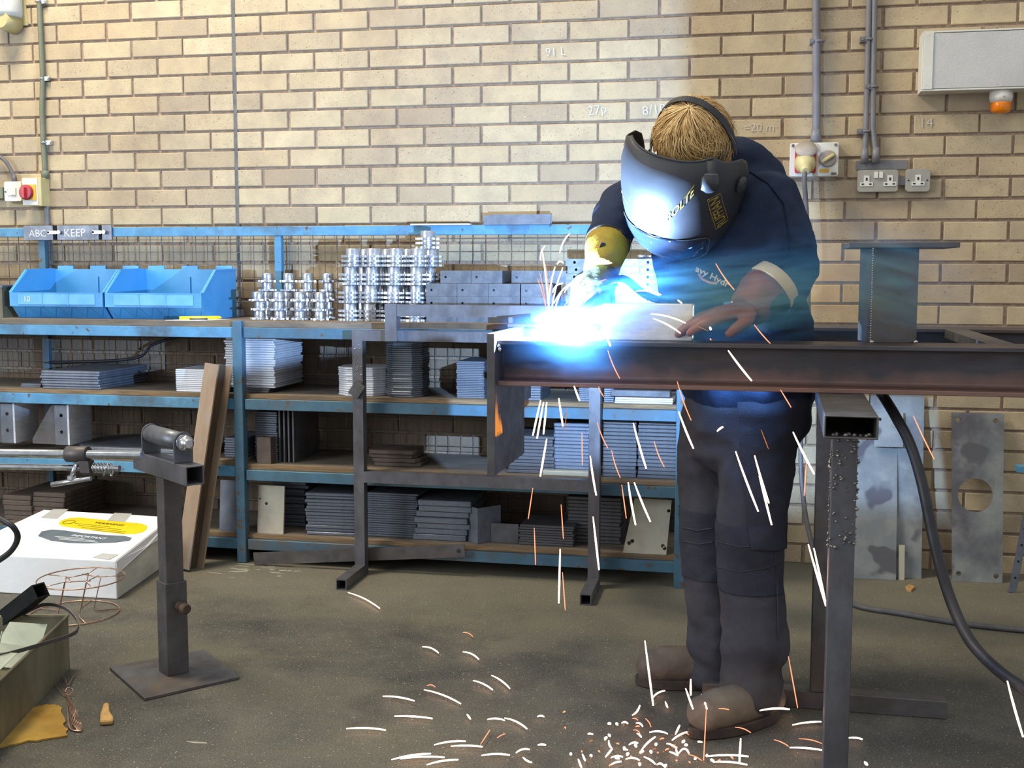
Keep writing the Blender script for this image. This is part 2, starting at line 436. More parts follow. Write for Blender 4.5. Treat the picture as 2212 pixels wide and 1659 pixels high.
ORD = ['', 'first', 'second', 'third', 'fourth', 'fifth', 'sixth', 'seventh', 'eighth', 'ninth', 'tenth', 'eleventh', 'twelfth', 'thirteenth', 'fourteenth', 'fifteenth', 'sixteenth', 'seventeenth', 'eighteenth', 'nineteenth', 'twentieth', 'twenty-first', 'twenty-second', 'twenty-third', 'twenty-fourth', 'twenty-fifth', 'twenty-sixth', 'twenty-seventh', 'twenty-eighth', 'twenty-ninth', 'thirtieth', 'thirty-first', 'thirty-second', 'thirty-third', 'thirty-fourth', 'thirty-fifth', 'thirty-sixth', 'thirty-seventh', 'thirty-eighth', 'thirty-ninth', 'fortieth', 'forty-first', 'forty-second', 'forty-third', 'forty-fourth', 'forty-fifth', 'forty-sixth', 'forty-seventh', 'forty-eighth', 'forty-ninth', 'fiftieth']
def bez(pts, n=10):
    """smooth path through the points (Catmull-Rom)"""
    P = [V(p) for p in pts]; P = [P[0]*2 - P[1]] + P + [P[-1]*2 - P[-2]]; out = []
    for i in range(1, len(P)-2):
        for k in range(n):
            t = k/n; a, b, c, d = P[i-1], P[i], P[i+1], P[i+2]
            out.append(.5*((2*b) + (c-a)*t + (2*a-5*b+4*c-d)*t*t + (3*b-a-3*c+d)*t**3))
    out.append(P[-2]); return out
# ------------------------------------------------------------------ the room
def make_wall():
    b = MB()
    rnd = random.Random(3)
    jx0, jx1 = -.122, -.108
    X0, X1 = -3.2, 4.6
    for k in range(-14, 28):
        top = 2.1 - .075*k - .010; bot = 2.1 - .075*(k+1)
        if bot < -.001: bot = 0.0
        off = 0.0 if k % 2 == 0 else .1125
        u = int(X0/.225) - 1
        while u*.225 + off < X1:
            a = u*.225 + off + .005 + rnd.uniform(-.002, .002); c = u*.225 + off + .220 + rnd.uniform(-.002, .002)
            u += 1
            segs = [(a, c)]
            if a < jx1 and c > jx0: segs = [(a, jx0), (jx1, c)]
            dy = rnd.uniform(-.0015, .0015); dz = rnd.uniform(-.001, .001)
            for (p, q) in segs:
                if q - p < .02: continue
                b.mi = 0; e = .0025; y0 = dy - .001
                z0, z1 = bot+dz, top+dz
                R = [[V((p+i, yy, z0+i)), V((q-i, yy, z0+i)), V((q-i, yy, z1-i)), V((p+i, yy, z1-i))] for i, yy in ((e, y0), (0, y0+e), (0, .02))]
                vs = [[b.bm.verts.new(w) for w in r] for r in R]
                b._f(vs[0][::-1] if False else vs[0])
                for i in range(2):
                    for j in range(4): b._f([vs[i][j], vs[i+1][j], vs[i+1][(j+1) % 4], vs[i][(j+1) % 4]])
    b.mi = 1
    b.box(X0, X1, .0080, .12, 0, 3.25)
    w = b.build('wall_back', [M['brick'], M['mortar']])
    struct(w)
    j = MB(); j.box(jx0-.001, jx1+.001, .002, .02, 0, 3.2)
    for z in range(22): pass
    j.build('movement_joint', M['sealant'], w)
    return w
WALL = make_wall()
fl = MB(); fl.box(-3.2, 4.6, -5.6, .12, -.12, 0)
FLOOR = struct(fl.build('floor', M['floor']))

rn_ = random.Random(21); b = MB()
for k in range(26):
    p = onz(rn_.gauss(560, 45), rn_.gauss(1228, 7), .0002); L = rn_.uniform(.008, .05); w_ = rn_.uniform(.001, .006); a = rn_.uniform(-.25, .25)
    q = [p + V((L*math.cos(t_+a)*rn_.uniform(.7, 1), w_*math.sin(t_) + L*math.sin(a)*math.cos(t_), 0)) for t_ in [2*PI*i/9 for i in range(9)]]
    b.prism(q, (0, 0, .0004))
b.build('paint_scuff', M['plate_pale'], FLOOR)

# chalk scrawls on single bricks
def chalk(s, px, py, size, parent=WALL, tilt=0.0, y=-.0045, m='chalk_faint'):
    p = at(px, py, y)
    mm = frame(p, (math.cos(tilt), 0, math.sin(tilt)), (-math.sin(tilt), 0, math.cos(tilt)))
    text_mesh('chalk_writing', s, size, mm, M[m], parent, .0002)
chalk('91 L', 1200, 112, .045, tilt=.04)
chalk('27p', 1290, 238, .05, tilt=.12)
chalk('8/100', 1420, 236, .05, tilt=.1)
chalk('=20 m', 1640, 276, .042)
chalk('14', 2000, 266, .05)

# ------------------------------------------------------------------ light
def area(name, loc, target, size, sizey, power, col):
    l = bpy.data.lights.new(name, 'AREA'); l.shape = 'RECTANGLE'; l.size = size; l.size_y = sizey
    l.energy = power; l.color = col
    o = bpy.data.objects.new(name, l); COL.objects.link(o); o.location = loc
    o.rotation_euler = (V(target)-V(loc)).to_track_quat('-Z', 'Y').to_euler()
    return o
area('roof_light', (-.75, -1.5, 4.4), (.0, -.1, 1.2), .9, .9, 165, (1.0, .89, .67))
area('bay_light', (2.6, -3.2, 4.6), (2.2, -.6, .6), 2.2, 1.2, 26, (1.0, .92, .76))
area('doorway_daylight', (-3.4, -5.4, 2.3), (.6, -.3, .6), 2.2, 2.4, 170, (.86, .93, 1.0))
w = bpy.data.worlds.new('workshop_air'); SC.world = w; w.use_nodes = True
w.node_tree.nodes['Background'].inputs['Color'].default_value = (.88, .94, 1.0, 1)
w.node_tree.nodes['Background'].inputs['Strength'].default_value = .62

ARC = at(1196, 716, -1.685)
def point(name, loc, power, col, r):
    l = bpy.data.lights.new(name, 'POINT'); l.energy = power; l.color = col; l.shadow_soft_size = r
    o = bpy.data.objects.new(name, l); COL.objects.link(o); o.location = loc; return o
point('arc_light', ARC + V((.006, .004, .024)), 215, (.36, .60, 1.0), .004)
for px, pw in ((1540, 1.3), (1640, 1.5)):  # added lamps behind the beam, for blue light on the trousers
    point('trouser_fill_lamp', at(px, 822, -1.556), pw, (.16, .44, 1.0), .02)

# ------------------------------------------------------------------ blue rack
def rack():
    t = thing('storage_rack', 'long blue steel rack of four plywood levels standing against the brick wall', 'rack', (.09, -.24, 0))
    YF, YB = -.43, -.045
    def post(x0, x1, y0, y1, z0, z1, m='blue_worn', nm='post'):
        b = MB(); b.box(x0, x1, y0, y1, z0, z1); b.build(nm, M[m], t, .002)
    post(.067, .103, -.452, -.414, 0, .905)
    post(1.69, 1.726, -.452, -.414, 0, .905)
    post(-1.60, -1.564, -.452, -.414, 0, .905)
    post(.066, .096, YB-.012, YB+.015, 0, 1.225, 'blue_paint')
    post(-.985, -.955, YB-.012, YB+.015, 0, 1.225, 'blue_worn')
    post(1.66, 1.69, YB-.012, YB+.015, 0, 1.225, 'blue_paint')
    b = MB(); b.box(-1.62, 1.73, YB-.014, YB+.012, 1.225, 1.262); b.build('top_rail', M['blue_paint'], t, .0015)
    lv = [(.882, .902, .036, 'ply'), (.617, .632, .036, 'ply'), (.352, .370, .036, 'ply'), (.090, .106, .036, 'ply')]
    for i, (z0, z1, hb, m) in enumerate(lv):
        for xa, xb in ((-1.6, .085), (.0855, 1.726)):
            dz = .012 if (i == 2 and xa < 0) else 0
            b = MB(); b.box(xa, xb, YF+.006 - (.012 if i == 0 else 0), -.03, z0+dz, z1+dz)
            for f in b.bm.faces:
                if f.normal.y < -.5 or f.calc_center_median().y < YF+.01: f.material_index = 1
            b.build('shelf_board', [M['ply'], M['ply_edge'] if i else M['ply']], t)
            b = MB(); b.box(xa+.02, xb-.02, YF-.012, YF+.018, z0-.004-hb+dz, z0-.001+dz)
            b.build('shelf_beam', M['blue_paint'] if (xa < 0 and i < 3) else M['blue_worn'], t, .0015)
            b = MB(); b.box(xa+.02, xb-.02, YB-.01, YB+.01, z0-.004-hb+dz, z0-.001+dz)
            b.build('rear_beam', M['blue_worn'], t)
    b = MB()
    y = -.028
    x = -1.6
    while x < 1.7:
        b.bar((x, y, .05), (x, y, 1.235), .0024, .0024, (0, 1, 0)); x += .0505
    z = .10
    while z < 1.23:
        b.bar((-1.6, y+.003, z), (1.72, y+.003, z), .0024, .0024); z += .0505
    b.build('mesh_panel', M['wire'], t)
rack()

# ------------------------------------------------------------------ plates in stacks
def stack(kind, phrase, px0, px1, pyt, pyb, n, y, depth, z0, m, group, rot=0.0, jit=.002, gap=.0006, shape=None, cat='plate', x=None, h=None, top=True):
    """n flat plates piled up; px/py give the front face in the photograph at depth y, z0 the shelf"""
    if x: xa, xb = x
    else: xa, xb = at(px0, pyb, y).x, at(px1, pyb, y).x
    H = h if h else at(px0, pyt, y).z - z0
    th = H/n; rnd = random.Random(int(px0*7+pyb))
    wx = xb - xa
    def make():
        b = MB(); hgt = th-gap
        if shape == 'round':
            c = min(wx, depth)*.24
            pts = [(-wx/2+c, 0), (wx/2-c, 0), (wx/2, c), (wx/2, depth-c), (wx/2-c, depth), (-wx/2+c, depth), (-wx/2, depth-c), (-wx/2, c)]
            b.prism([(p[0], p[1], 0) for p in pts], (0, 0, hgt))
        elif shape == 'ragged':
            pts = []
            for i in range(22):
                a = 2*PI*i/22; r = 1+rnd.uniform(-.09, .09)
                sx = max(-.5, min(.5, .66*math.cos(a)*r)); sy = max(-.5, min(.5, .66*math.sin(a)*r))
                pts.append((sx*wx, depth/2+sy*depth, 0))
            b.prism(pts, (0, 0, hgt))
        else: b.box(-wx/2, wx/2, 0, depth, 0, hgt)
        return b.build(kind, M[m], None, min(.0022, hgt*.24))
    first = None
    for i in range(n):
        if first is None or shape == 'ragged':
            o = make(); first = first or o
        else:
            o = first.copy(); COL.objects.link(o)
        o.location = ((xa+xb)/2 + rnd.uniform(-jit, jit), y + rnd.uniform(-jit, jit)*1.0, z0 + th*i + .0004)
        o.rotation_euler = (0, 0, rot + rnd.uniform(-jit, jit)*2.0)
        k = n - i
        pos = 'topmost' if k == 1 else ('bottom' if i == 0 else ORD[k] + ' from the top')
        if n == 1: tag(o, phrase, cat, group)
        else: tag(o, '%s, %s' % (phrase, pos), cat, group)
Z1, Z2, Z3, Z4 = .9022, .6322, .3702, .1062
stack('steel_plate', 'wide blue-grey plate in the low stack, left of the second shelf', 89, 214, 800, 847, 7, -.41, .36, Z2, 'plate_grey', 'wide plates on the second shelf', .0, .004)
stack('thin_plate', 'thin loose sheet left of the wide low stack', 45, 88, 828, 838, 2, -.37, .22, Z2, 'plate_grey', 'loose thin sheets')
stack('steel_plate', 'bright plate in the stack behind the rusty column', 380, 484, 797, 843, 12, -.40, .26, Z2, 'plate_bright', 'bright plates behind the column', .0, .001)
stack('steel_plate', 'bright plate in the tall stack behind the blue post', 487, 594, 724, 836, 22, -.37, .27, Z2+.018, 'plate_bright', 'tall bright stack', .0, .0035)
stack('base_slab', 'dark slab under the tall bright plate stack', 530, 596, 835, 846, 2, -.37, .27, Z2, 'plate_dull', 'dark slabs under the bright stack', x=(.035, .172), h=.0175)
stack('octagon_plate', 'bright eight-sided plate left of the stand upright', 727, 828, 793, 853, 13, -.40, .17, Z2, 'plate_bright', 'eight-sided plates', .1, .0015, shape='round')
stack('chamfered_plate', 'chamfered plate in the tall stack under the tube bracket', 830, 908, 738, 858, 26, -.40, .17, Z2, 'plate_grey', 'tall chamfered stack', .05, .003, shape='round')
stack('steel_plate', 'small grey plate left of the girder end plate', 986, 1046, 780, 868, 21, -.37, .2, Z2, 'plate_grey', 'stack beside the end plate', .0, .0018)
stack('steel_plate', 'narrow plate in the stack right of the end plate', 1139, 1168, 795, 874, 13, -.39, .2, Z2, 'plate_grey', 'narrow stack under the beam', .0, .001)
stack('steel_plate', 'grey plate on the second shelf beside the right upright', 1250, 1326, 800, 876, 16, -.39, .2, Z2, 'plate_grey', 'stack behind the right upright', .0, .0015)
stack('flat_bar', 'long bright flat bar at the second shelf right end', 1327, 1453, 858, 879, 3, -.41, .12, Z2, 'plate_bright', 'flat bars on the second shelf', .0, .0015, cat='bar')
stack('square_bar', 'thick grey bar lying on the bright flat bars', 1320, 1449, 839, 853, 1, -.40, .06, at(1327, 858, -.41).z + .001, 'plate_dull', None, cat='bar', h=.024)
# third shelf
stack('large_disc', 'large grey shaped plate lying behind the roller stand', 150, 500, 965, 1000, 2, -.42, .36, Z3+.012, 'plate_grey', 'large shaped plates', .0, .004, shape='round', x=(-.66, -.10), h=.03)
stack('steel_plate', 'blue-tinged plate in the short stack left of the post', 474, 530, 940, 985, 8, -.36, .2, Z3+.012, 'plate_grey', 'short blue-tinged stack', x=(-.02, .066), h=.075)
stack('steel_plate', 'pale plate in the third-shelf stack right of the post', 538, 591, 885, 990, 22, -.36, .2, Z3, 'plate_grey', 'tall stack on the third shelf', .0, .002, x=(.106, .195), h=.19)
stack('tread_tile', 'ragged brown tile in the pile beside the upright', 797, 900, 968, 1012, 4, -.37, .14, Z3, 'plate_rusty', 'ragged brown tiles', .0, .010, shape='ragged', h=.062, cat='tile')
stack('steel_plate', 'dull plate in the low stack behind the end plate', 1096, 1196, 940, 1012, 11, -.39, .24, Z3, 'plate_dull', 'low dull stack', .0, .003)
stack('base_plate', 'pale plate with a hole under the stack beside the upright', 1172, 1276, 1016, 1030, 1, -.42, .28, Z3, 'plate_pale', None, h=.018)
stack('steel_plate', 'third-shelf plate in the stack left of the right upright', 1196, 1272, 905, 1012, 13, -.385, .24, Z3+.0185, 'plate_grey', 'stack left of the right upright', .0, .002, h=.165)
stack('steel_plate', 'brownish plate in the stack right of the right upright', 1300, 1374, 915, 1038, 15, -.40, .25, Z3, 'plate_dull', 'stack right of the right upright', .0, .002, h=.2)
stack('steel_plate', 'brownish plate in the rightmost stack beside the trousers', 1377, 1462, 903, 1040, 16, -.40, .25, Z3, 'plate_dull', 'rightmost stack', .0, .002, h=.215)
# bottom shelf
stack('brown_plate', 'brown plate in the left stack behind the white box', 8, 68, 1065, 1112, 5, -.41, .3, Z4, 'plate_rusty', 'left brown stack', .0, .004, h=.1)
stack('brown_plate', 'brown plate in the right stack behind the white box', 72, 140, 1055, 1112, 6, -.40, .3, Z4, 'plate_rusty', 'right brown stack', .0, .004, h=.115)
stack('ribbed_plate', 'grey plate in the stepped stack behind leaning plates', 590, 664, 1040, 1150, 14, -.26, .2, Z4, 'plate_grey', 'stepped stack', .0, .010, h=.2)
stack('steel_plate', 'chamfered grey bottom-shelf plate left of the stand upright', 663, 768, 1068, 1162, 13, -.385, .22, Z4, 'plate_grey', 'chamfered grey stack', .06, .007, h=.16)
stack('steel_plate', 'thin bottom-shelf plate right of the stand left upright', 792, 902, 1060, 1158, 20, -.36, .26, Z4, 'plate_grey', 'wide thin stack', .0, .005, h=.165)
stack('steel_plate', 'thick grey plate in the untidy central bottom-shelf stack', 898, 1012, 1075, 1165, 7, -.385, .26, Z4, 'plate_grey', 'thick plates', .0, .012, h=.15)
stack('steel_plate', 'dull bar-like plate in the low bottom-shelf stack', 1122, 1240, 1138, 1180, 8, -.375, .18, Z4, 'plate_dull', 'low bar stack', .0, .004, h=.075)
stack('dark_plate', 'dark bottom-shelf plate behind the right upright', 1225, 1340, 1085, 1190, 13, -.30, .2, Z4, 'plate_dull', 'dark stack', .0, .003, h=.17)

def slab(name, label, cat, P, thick, m, holes=(), group=None):
    """flat plate given by four photo-derived corner points (bottom-left, bottom-right, top-right, top-left)"""
    P = [V(p) for p in P]; n = (P[1]-P[0]).cross(P[3]-P[0]).normalized()   # faces away from the wall when listed like this
    c = sum(P, V())/4; P = [p - n*((p-c).dot(n)) for p in P]
    b = MB()
    hs = [(P[0] + (P[1]-P[0])*u + (P[3]-P[0])*v, r) for u, v, r in holes]
    if hs: b.holed(P, hs, -n*thick)
    else: b.prism(P, -n*thick)
    return tag(b.build(name, M[m]), label, cat, group)
def lean(px0, px1, zb, zt, yb, yt, pyb, pxt0=None, pxt1=None):
    a, c = at(px0, pyb, yb), at(px1, pyb, yb)
    dx = (0 if pxt0 is None else pxt0)
    return [(a.x, yb, zb), (c.x, yb, zb), (c.x + dx, yt, zt), (a.x + dx, yt, zt)]
slab('leaning_plate', 'smooth pale grey plate leaning left of the blue post, bottom shelf', 'plate', lean(474, 524, Z4, .30, -.41, -.392, 1150), .008, 'plate_grey')
slab('leaning_plate', 'brown-grey plate leaning right of the blue post, bottom shelf', 'plate', lean(556, 612, Z4, .285, -.405, -.385, 1160), .008, 'plate_pale', [(.32, .62, .006), (.08, .72, .004)])
slab('leaning_sheet', 'pale stained sheet with paired holes leaning at the right of the bottom shelf', 'sheet', [(at(1345, 1203, -.415).x, -.415, Z4), (1.66, -.415, Z4), (1.672, -.36, .29), (at(1366, 1203, -.415).x, -.36, .29)], .005, 'plate_pale', [(.1, .18, .007), (.16, .22, .007), (.88, .16, .007), (.93, .12, .007), (.84, .8, .006)])
# bent angle brackets near the centre of the bottom shelf
for i, (px, y, rz, lab) in enumerate(((1032, -.40, .35, 'grey folded angle standing on end beside the thick plates'), (1060, -.36, -.5, 'dark folded angle tipped over beside the low bar stack'))):
    b = MB()
    b.prism([(0, 0, 0), (.09, .05, 0), (.088, .054, 0), (.0, .006, 0), (-.03, .06, 0), (-.034, .057, 0)], (0, 0, .13 if i == 0 else .07))
    o = b.build('folded_angle', M['plate_grey' if i == 0 else 'plate_dull'])
    p = at(px, 1180, y); o.location = (p.x, y, Z4 + .0005); o.rotation_euler = (0, 0, rz)
    tag(o, lab, 'bracket')
# plates standing on edge on the third shelf
for i in range(4):
    b = MB(); b.box(0, .006, 0, .25, 0, .2)
    o = b.build('upright_plate', M['plate_dull']); x = .203 + i*.018
    o.location = (x, -.36, Z3+.0005)
    tag(o, 'dark plate standing on edge on the third shelf, %s from left' % ORD[i+1], 'plate', 'plates standing on edge')
b = MB(); b.box(0, .055, 0, .04, 0, .10); o = b.build('wood_offcut', M['plate_rusty']); o.location = (at(556, 985, -.405).x, -.408, Z3); tag(o, 'small brown block in front of the tall third-shelf stack', 'block')

# gusset brackets
def gusset(x, label):
    t = thing('gusset_bracket', label, 'bracket', (x, -.3, Z3+.0425), 'gusset brackets on the third shelf')
    z = Z3+.0425
    b = MB(); b.holed([(x, -.40, z), (x+.055, -.40, z), (x+.055, -.40, z+.155), (x, -.40, z+.155)], [((x+.028, -.40, z+.05), .007), ((x+.028, -.40, z+.115), .007)], (0, .008, 0)); b.build('flange', M['plate_grey'], t)
    b = MB(); b.prism([(x-.002, -.392, z), (x-.002, -.392, z+.155), (x-.018, -.392, z+.155), (x-.105, -.392, z+.02), (x-.105, -.392, z)], (0, .010, 0)); b.build('gusset_plate', M['plate_dull'], t)
    b = MB(); b.box(x+.055, x+.063, -.402, -.25, z, z+.157); b.build('side_plate', M['plate_bright'], t)
    return t
gusset(at(120, 955, -.40).x, 'grey gusset bracket with two holes standing behind the pipe clamp')
gusset(at(4, 955, -.40).x, 'grey gusset bracket at the far left of the third shelf')

# ------------------------------------------------------------------ top deck contents
def bins():
    xs = [(-.905, -.508), (-.494, -.097)]
    labs = ['blue plastic storage bin marked 10, left of the pair on the rack', 'blue plastic storage bin right of the pair on the rack']
    for (xa, xb), lab in zip(xs, labs):
        t = thing('storage_bin', lab, 'bin', ((xa+xb)/2, -.22, Z1), 'blue storage bins')
        z = Z1; yf, yb = -.365, -.065; th = .004
        prof = [(yf+.05, z), (yf+.006, z+.048), (yf, z+.05), (yf, z+.1), (yf+.11, z+.185), (yb, z+.19), (yb, z)]
        b = MB()
        for x in (xa, xb-th): b.prism([(x, p[0], p[1]) for p in prof], (th, 0, 0))
        b.box(xa+th, xb-th, yb-th, yb, z, z+.19)
        b.box(xa+th, xb-th, yf+.05, yb, z, z+.006)
        b.prism([(xa+th, yf+.05, z), (xa+th, yf+.006, z+.048), (xa+th, yf+.012, z+.05), (xa+th, yf+.055, z+.006)], (xb-xa-2*th, 0, 0))
        b.box(xa-.002, xb+.002, yf-.003, yf+.006, z+.046, z+.1)
        # flared rim
        b.bar((xa-.004, yf+.005, z+.1), (xa-.004, yf+.11, z+.186), .010, .005, (0, -.6, .8)); b.bar((xb+.004, yf+.005, z+.1), (xb+.004, yf+.11, z+.186), .010, .005, (0, -.6, .8))
        b.bar((xa-.004, yf+.11, z+.187), (xa-.004, yb, z+.191), .010, .005); b.bar((xb+.004, yf+.11, z+.187), (xb+.004, yb, z+.191), .010, .005)
        for k in range(6):      # stiffening webs under the front lip
            xx = xa + .03 + k*(xb-xa-.06)/5
            b.prism([(xx, yf+.003, z+.047), (xx, yf+.05, z+.002), (xx, yf+.045, z+.047)], (.003, 0, 0))
            b.prism([(xx-.028, yf+.004, z+.046), (xx+.028, yf+.004, z+.046), (xx, yf+.044, z+.004)], (0, .004, .001))
        for k in (.5, .73): b.box(xa+(xb-xa)*k, xa+(xb-xa)*k+.004, yb-.010, yb-.003, z+.03, z+.16)
        b.build('shell', M['bin_blue'], t)
        b = MB()
        for k in range(3):
            xx = xa + .05 + k*(xb-xa-.10)/2
            b.box(xx-.035, xx+.035, yb-.002, yb+.006, z+.187, z+.204)
        b.build('hanging_lugs', M['bin_blue'], t)
        b = MB(); b.box(xa+.035, xb-.03, yf-.0055, yf-.003, z+.054, z+.093)
        for k in (.33, .66): b.box(xa+.03+(xb-xa-.06)*k, xa+.033+(xb-xa-.06)*k, yf-.008, yf-.003, z+.05, z+.097)
        b.build('label_strip', M['bin_tag'], t)
        if xa < -.8:
            text_mesh('number_mark', '10', .032, frame((xa+.075, yf-.0062, z+.073), (1, 0, 0), (0, 0, 1)), M['chalk'], t)
bins()
b = MB(); b.box(-1.16, -.945, -.36, -.12, Z1, Z1+.12); 
b2 = thing('metal_bin', 'dull metal bin at the left end of the rack deck', 'bin', (-1.05, -.24, Z1))
b.bm.free()
b = MB(); th = .003
b.box(-1.16, -.945, -.36, -.357, Z1, Z1+.12); b.box(-1.16, -.945, -.123, -.12, Z1, Z1+.12); b.box(-1.16, -1.157, -.357, -.123, Z1, Z1+.12); b.box(-.948, -.945, -.357, -.123, Z1, Z1+.12); b.box(-1.157, -.948, -.357, -.123, Z1, Z1+.003)
b.build('body', M['trough'], b2)
b = MB()
for (x0, x1, y0, y1) in ((-1.166, -.939, -.366, -.356), (-1.166, -.939, -.124, -.114), (-1.166, -1.156, -.356, -.124), (-.949, -.939, -.356, -.124)): b.box(x0, x1, y0, y1, Z1+.118, Z1+.126)
b.build('rolled_rim', M['steel'], b2)
def sheet_pts(pts, z): return [(onz(px, py, z).x, onz(px, py, z).y, z) for px, py in pts]
b = MB(); b.prism([(-.215, -.425, Z1+.0003), (-.075, -.43, Z1+.0003), (-.02, -.28, Z1+.0003), (-.13, -.26, Z1+.0003)], (0, 0, .0008)); tag(b.build('paper_sheet', M['paper']), 'crumpled white paper lying right of the blue bins', 'paper')
b = MB(); b.cyl((-.17, -.40, Z1+.009), (-.045, -.33, Z1+.009), .006); b.cyl((-.045, -.33, Z1+.009), (-.035, -.324, Z1+.009), .006, .002); tag(b.build('marker_stick', M['label_yellow']), 'yellow marker stick lying on white paper', 'marker')
b = MB(); b.cyl((-.12, -.415, Z1+.006), (-.06, -.39, Z1+.006), .004); tag(b.build('pencil_stub', M['wire']), 'short grey stub beside the yellow marker', 'pencil')

def sprocket_mesh(nt, discs, rh, rd, H, name):
    """plain hub with one or more toothed discs, hub end up"""
    b = MB(); b.smooth = False
    nd = len(discs)
    b.lathe((0, 0, 0), (0, 0, 1), [(rh*.45, 0), (rh*.93, 0), (rh, .0015), (rh, H-.0018), (rh*.93, H-.0004), (rh*.45, H-.0004), (rh*.45, H*.4)], 24, True)
    for z0, z1 in discs:
        pts = []
        for i in range(nt*4):
            a = 2*PI*i/(nt*4); r = rd if i % 4 in (0, 1) else rd*.8
            pts.append((r*math.cos(a), r*math.sin(a), z0))
        b.prism(pts, (0, 0, z1-z0))
    return b.build(name, M['zinc'], None, .0005)
def sprockets():
    rnd = random.Random(5)
    H1, H2 = .0352, .067
    proto1 = sprocket_mesh(9, [(0.0, .0075)], .0215, .036, H1, 'chain_sprocket')
    proto2 = sprocket_mesh(11, [(0.0, .0085), (.0165, .025), (.033, .0415)], .0285, .047, H2, 'triple_sprocket')
    used = {}
    def put(proto, x, y, z, lab, grp):
        o = proto if proto.name not in used else proto.copy()
        if proto.name in used: COL.objects.link(o)
        used[proto.name] = 1
        o.location = (x, y, z); o.rotation_euler = (0, 0, rnd.uniform(0, 6))
        tag(o, lab, 'sprocket', grp)
    col = ['leftmost', 'second', 'third', 'rightmost']
    for row, y, xs, n in (('front', -.265, (560, 603, 648, 690), 3), ('rear', -.165, (581, 624, 667, 711), 5)):
        for c, px in enumerate(xs):
            x = at(px, 660, y).x
            for k in range(n):
                pos = 'top' if k == n-1 else ('bottom' if k == 0 else ORD[n-k] + ' from the top')
                put(proto1, x+rnd.uniform(-.004, .004), y+rnd.uniform(-.004, .004), Z1+.0003+k*H1, 'small zinc sprocket, %s of the %s stack, %s row' % (pos, col[c], row), 'small sprockets in stacks')
    for row, y, xs, n in (('front', -.285, (757, 801, 850, 899), 4), ('rear', -.170, (786, 832, 877, 925), 4)):
        for c, px in enumerate(xs):
            x = at(px, 660, y).x; m = n + (1 if (row == 'rear' and c == 3) else 0)
            for k in range(m):
                dx = (0, .004, .010, .022, .0)[k] + rnd.uniform(-.003, .003)
                pos = 'top' if k == m-1 else ('bottom' if k == 0 else ORD[m-k] + ' from the top')
                put(proto2, x+dx*.6, y+rnd.uniform(-.003, .003), Z1+.0003+k*H2, 'triple zinc sprocket, %s of the %s stack, %s row' % (pos, col[c], row), 'triple sprockets in tall stacks')
sprockets()

def blocks():
    col = ['leftmost', 'second from the left', 'third from the left', 'rightmost']
    h = .0468; wv = .1165; y = -.32; x0 = at(921, 690, y).x
    proto = None
    def mk(w, hh, d):
        b = MB(); b.holed([(0, 0, 0), (w, 0, 0), (w, 0, hh), (0, 0, hh)], [((w*.17, 0, hh*.5), .0045)], (0, d, 0)); 
        b.box(.004, w-.004, .02, d-.004, .003, hh-.003)
        return b.build('drilled_block', M['steel'], None)
    proto = mk(wv-.0012, h-.0006, .17); first = True
    rows = ['bottom', 'second', 'third', 'top']
    for r in range(4):
        for c in range(4):
            o = proto if first else proto.copy()
            if not first: COL.objects.link(o)
            first = False
            if r < 3: o.location = (x0 + c*wv + (.003 if c == 3 else 0), y + (.0 if r != 2 else .001), Z1+.0003+r*h)
            else: o.location = (x0 + .046 + c*wv + (.022 if c > 1 else 0), y+.028 + (.05 if c > 1 else 0), Z1+.0003+r*h)
            tag(o, 'drilled grey block, %s in the %s row beside the sprockets' % (col[c], rows[r]), 'block', 'drilled steel blocks')
    proto = None; h2 = .0255; xa = at(1222, 600, -.33).x
    w2 = at(1380, 600, -.33).x - xa
    b = MB(); b.holed([(0, 0, 0), (w2-.001, 0, 0), (w2-.001, 0, h2-.0006), (0, 0, h2-.0006)], [((w2*.12, 0, h2*.5), .005)], (0, .12, 0)); proto = b.build('drilled_bar', M['steel']); first = True
    for r in range(9):
        for c in range(2):
            o = proto if first else proto.copy()
            if not first: COL.objects.link(o)
            first = False
            o.location = (xa + c*w2 + (.006 if r % 3 == 1 else 0)*(1-c), -.33, Z1+.0003+r*h2)
            tag(o, 'drilled steel bar behind the yellow glove, %s in the %s column' % ('top' if r == 8 else ('bottom' if r == 0 else ORD[9-r]+' from the top'), ('left', 'right')[c]), 'bar', 'drilled bars behind the glove')
blocks()
b = MB(); p = at(1395, 545, -.3); b.cyl((p.x-.03, -.29, Z1+9*.0255+.008), (p.x+.0, -.29, Z1+9*.0255+.008), .007); b.cyl((p.x, -.29, Z1+9*.0255+.008), (p.x+.05, -.29, Z1+9*.0255+.008), .0045)
tag(b.build('steel_pin', M['chrome']), 'small bright pin lying on the drilled bars', 'pin')

# things on and hooked over the top rail
b = MB()
x0, x1 = .952, 1.183; y0, y1 = -.075, -.035; z = 1.2622
b.box(x0, x1, y0, y0+.003, z, z+.038); b.box(x0, x1, y1-.003, y1, z, z+.038); b.box(x0, x1, y0+.003, y1-.003, z, z+.003)
b.box(x0-.028, x0, y0+.008, y1-.004, z, z+.036)
tag(b.build('channel_offcut', M['plate_grey']), 'grey channel offcut lying on the blue top rail', 'channel')
b = MB(); b.box(.635, .872, -.07, -.038, 1.2622, 1.268); tag(b.build('flat_strip', M['plate_bright']), 'thin bright strip lying on the blue top rail', 'strip')
t = thing('keep_plate', 'grey steel plate with chalk KEEP strapped to the blue rail', 'plate', (-.84, -.065, 1.21))
b = MB(); b.box(-1.04, -.905, -.070, -.064, 1.212, 1.271); b.box(-.885, -.695, -.070, -.064, 1.212, 1.271); b.box(-.681, -.637, -.070, -.064, 1.212, 1.271)
b.box(-1.04, -.637, -.064, -.0605, 1.212, 1.271)
b.build('plate', M['plate_grey'], t)
b = MB()
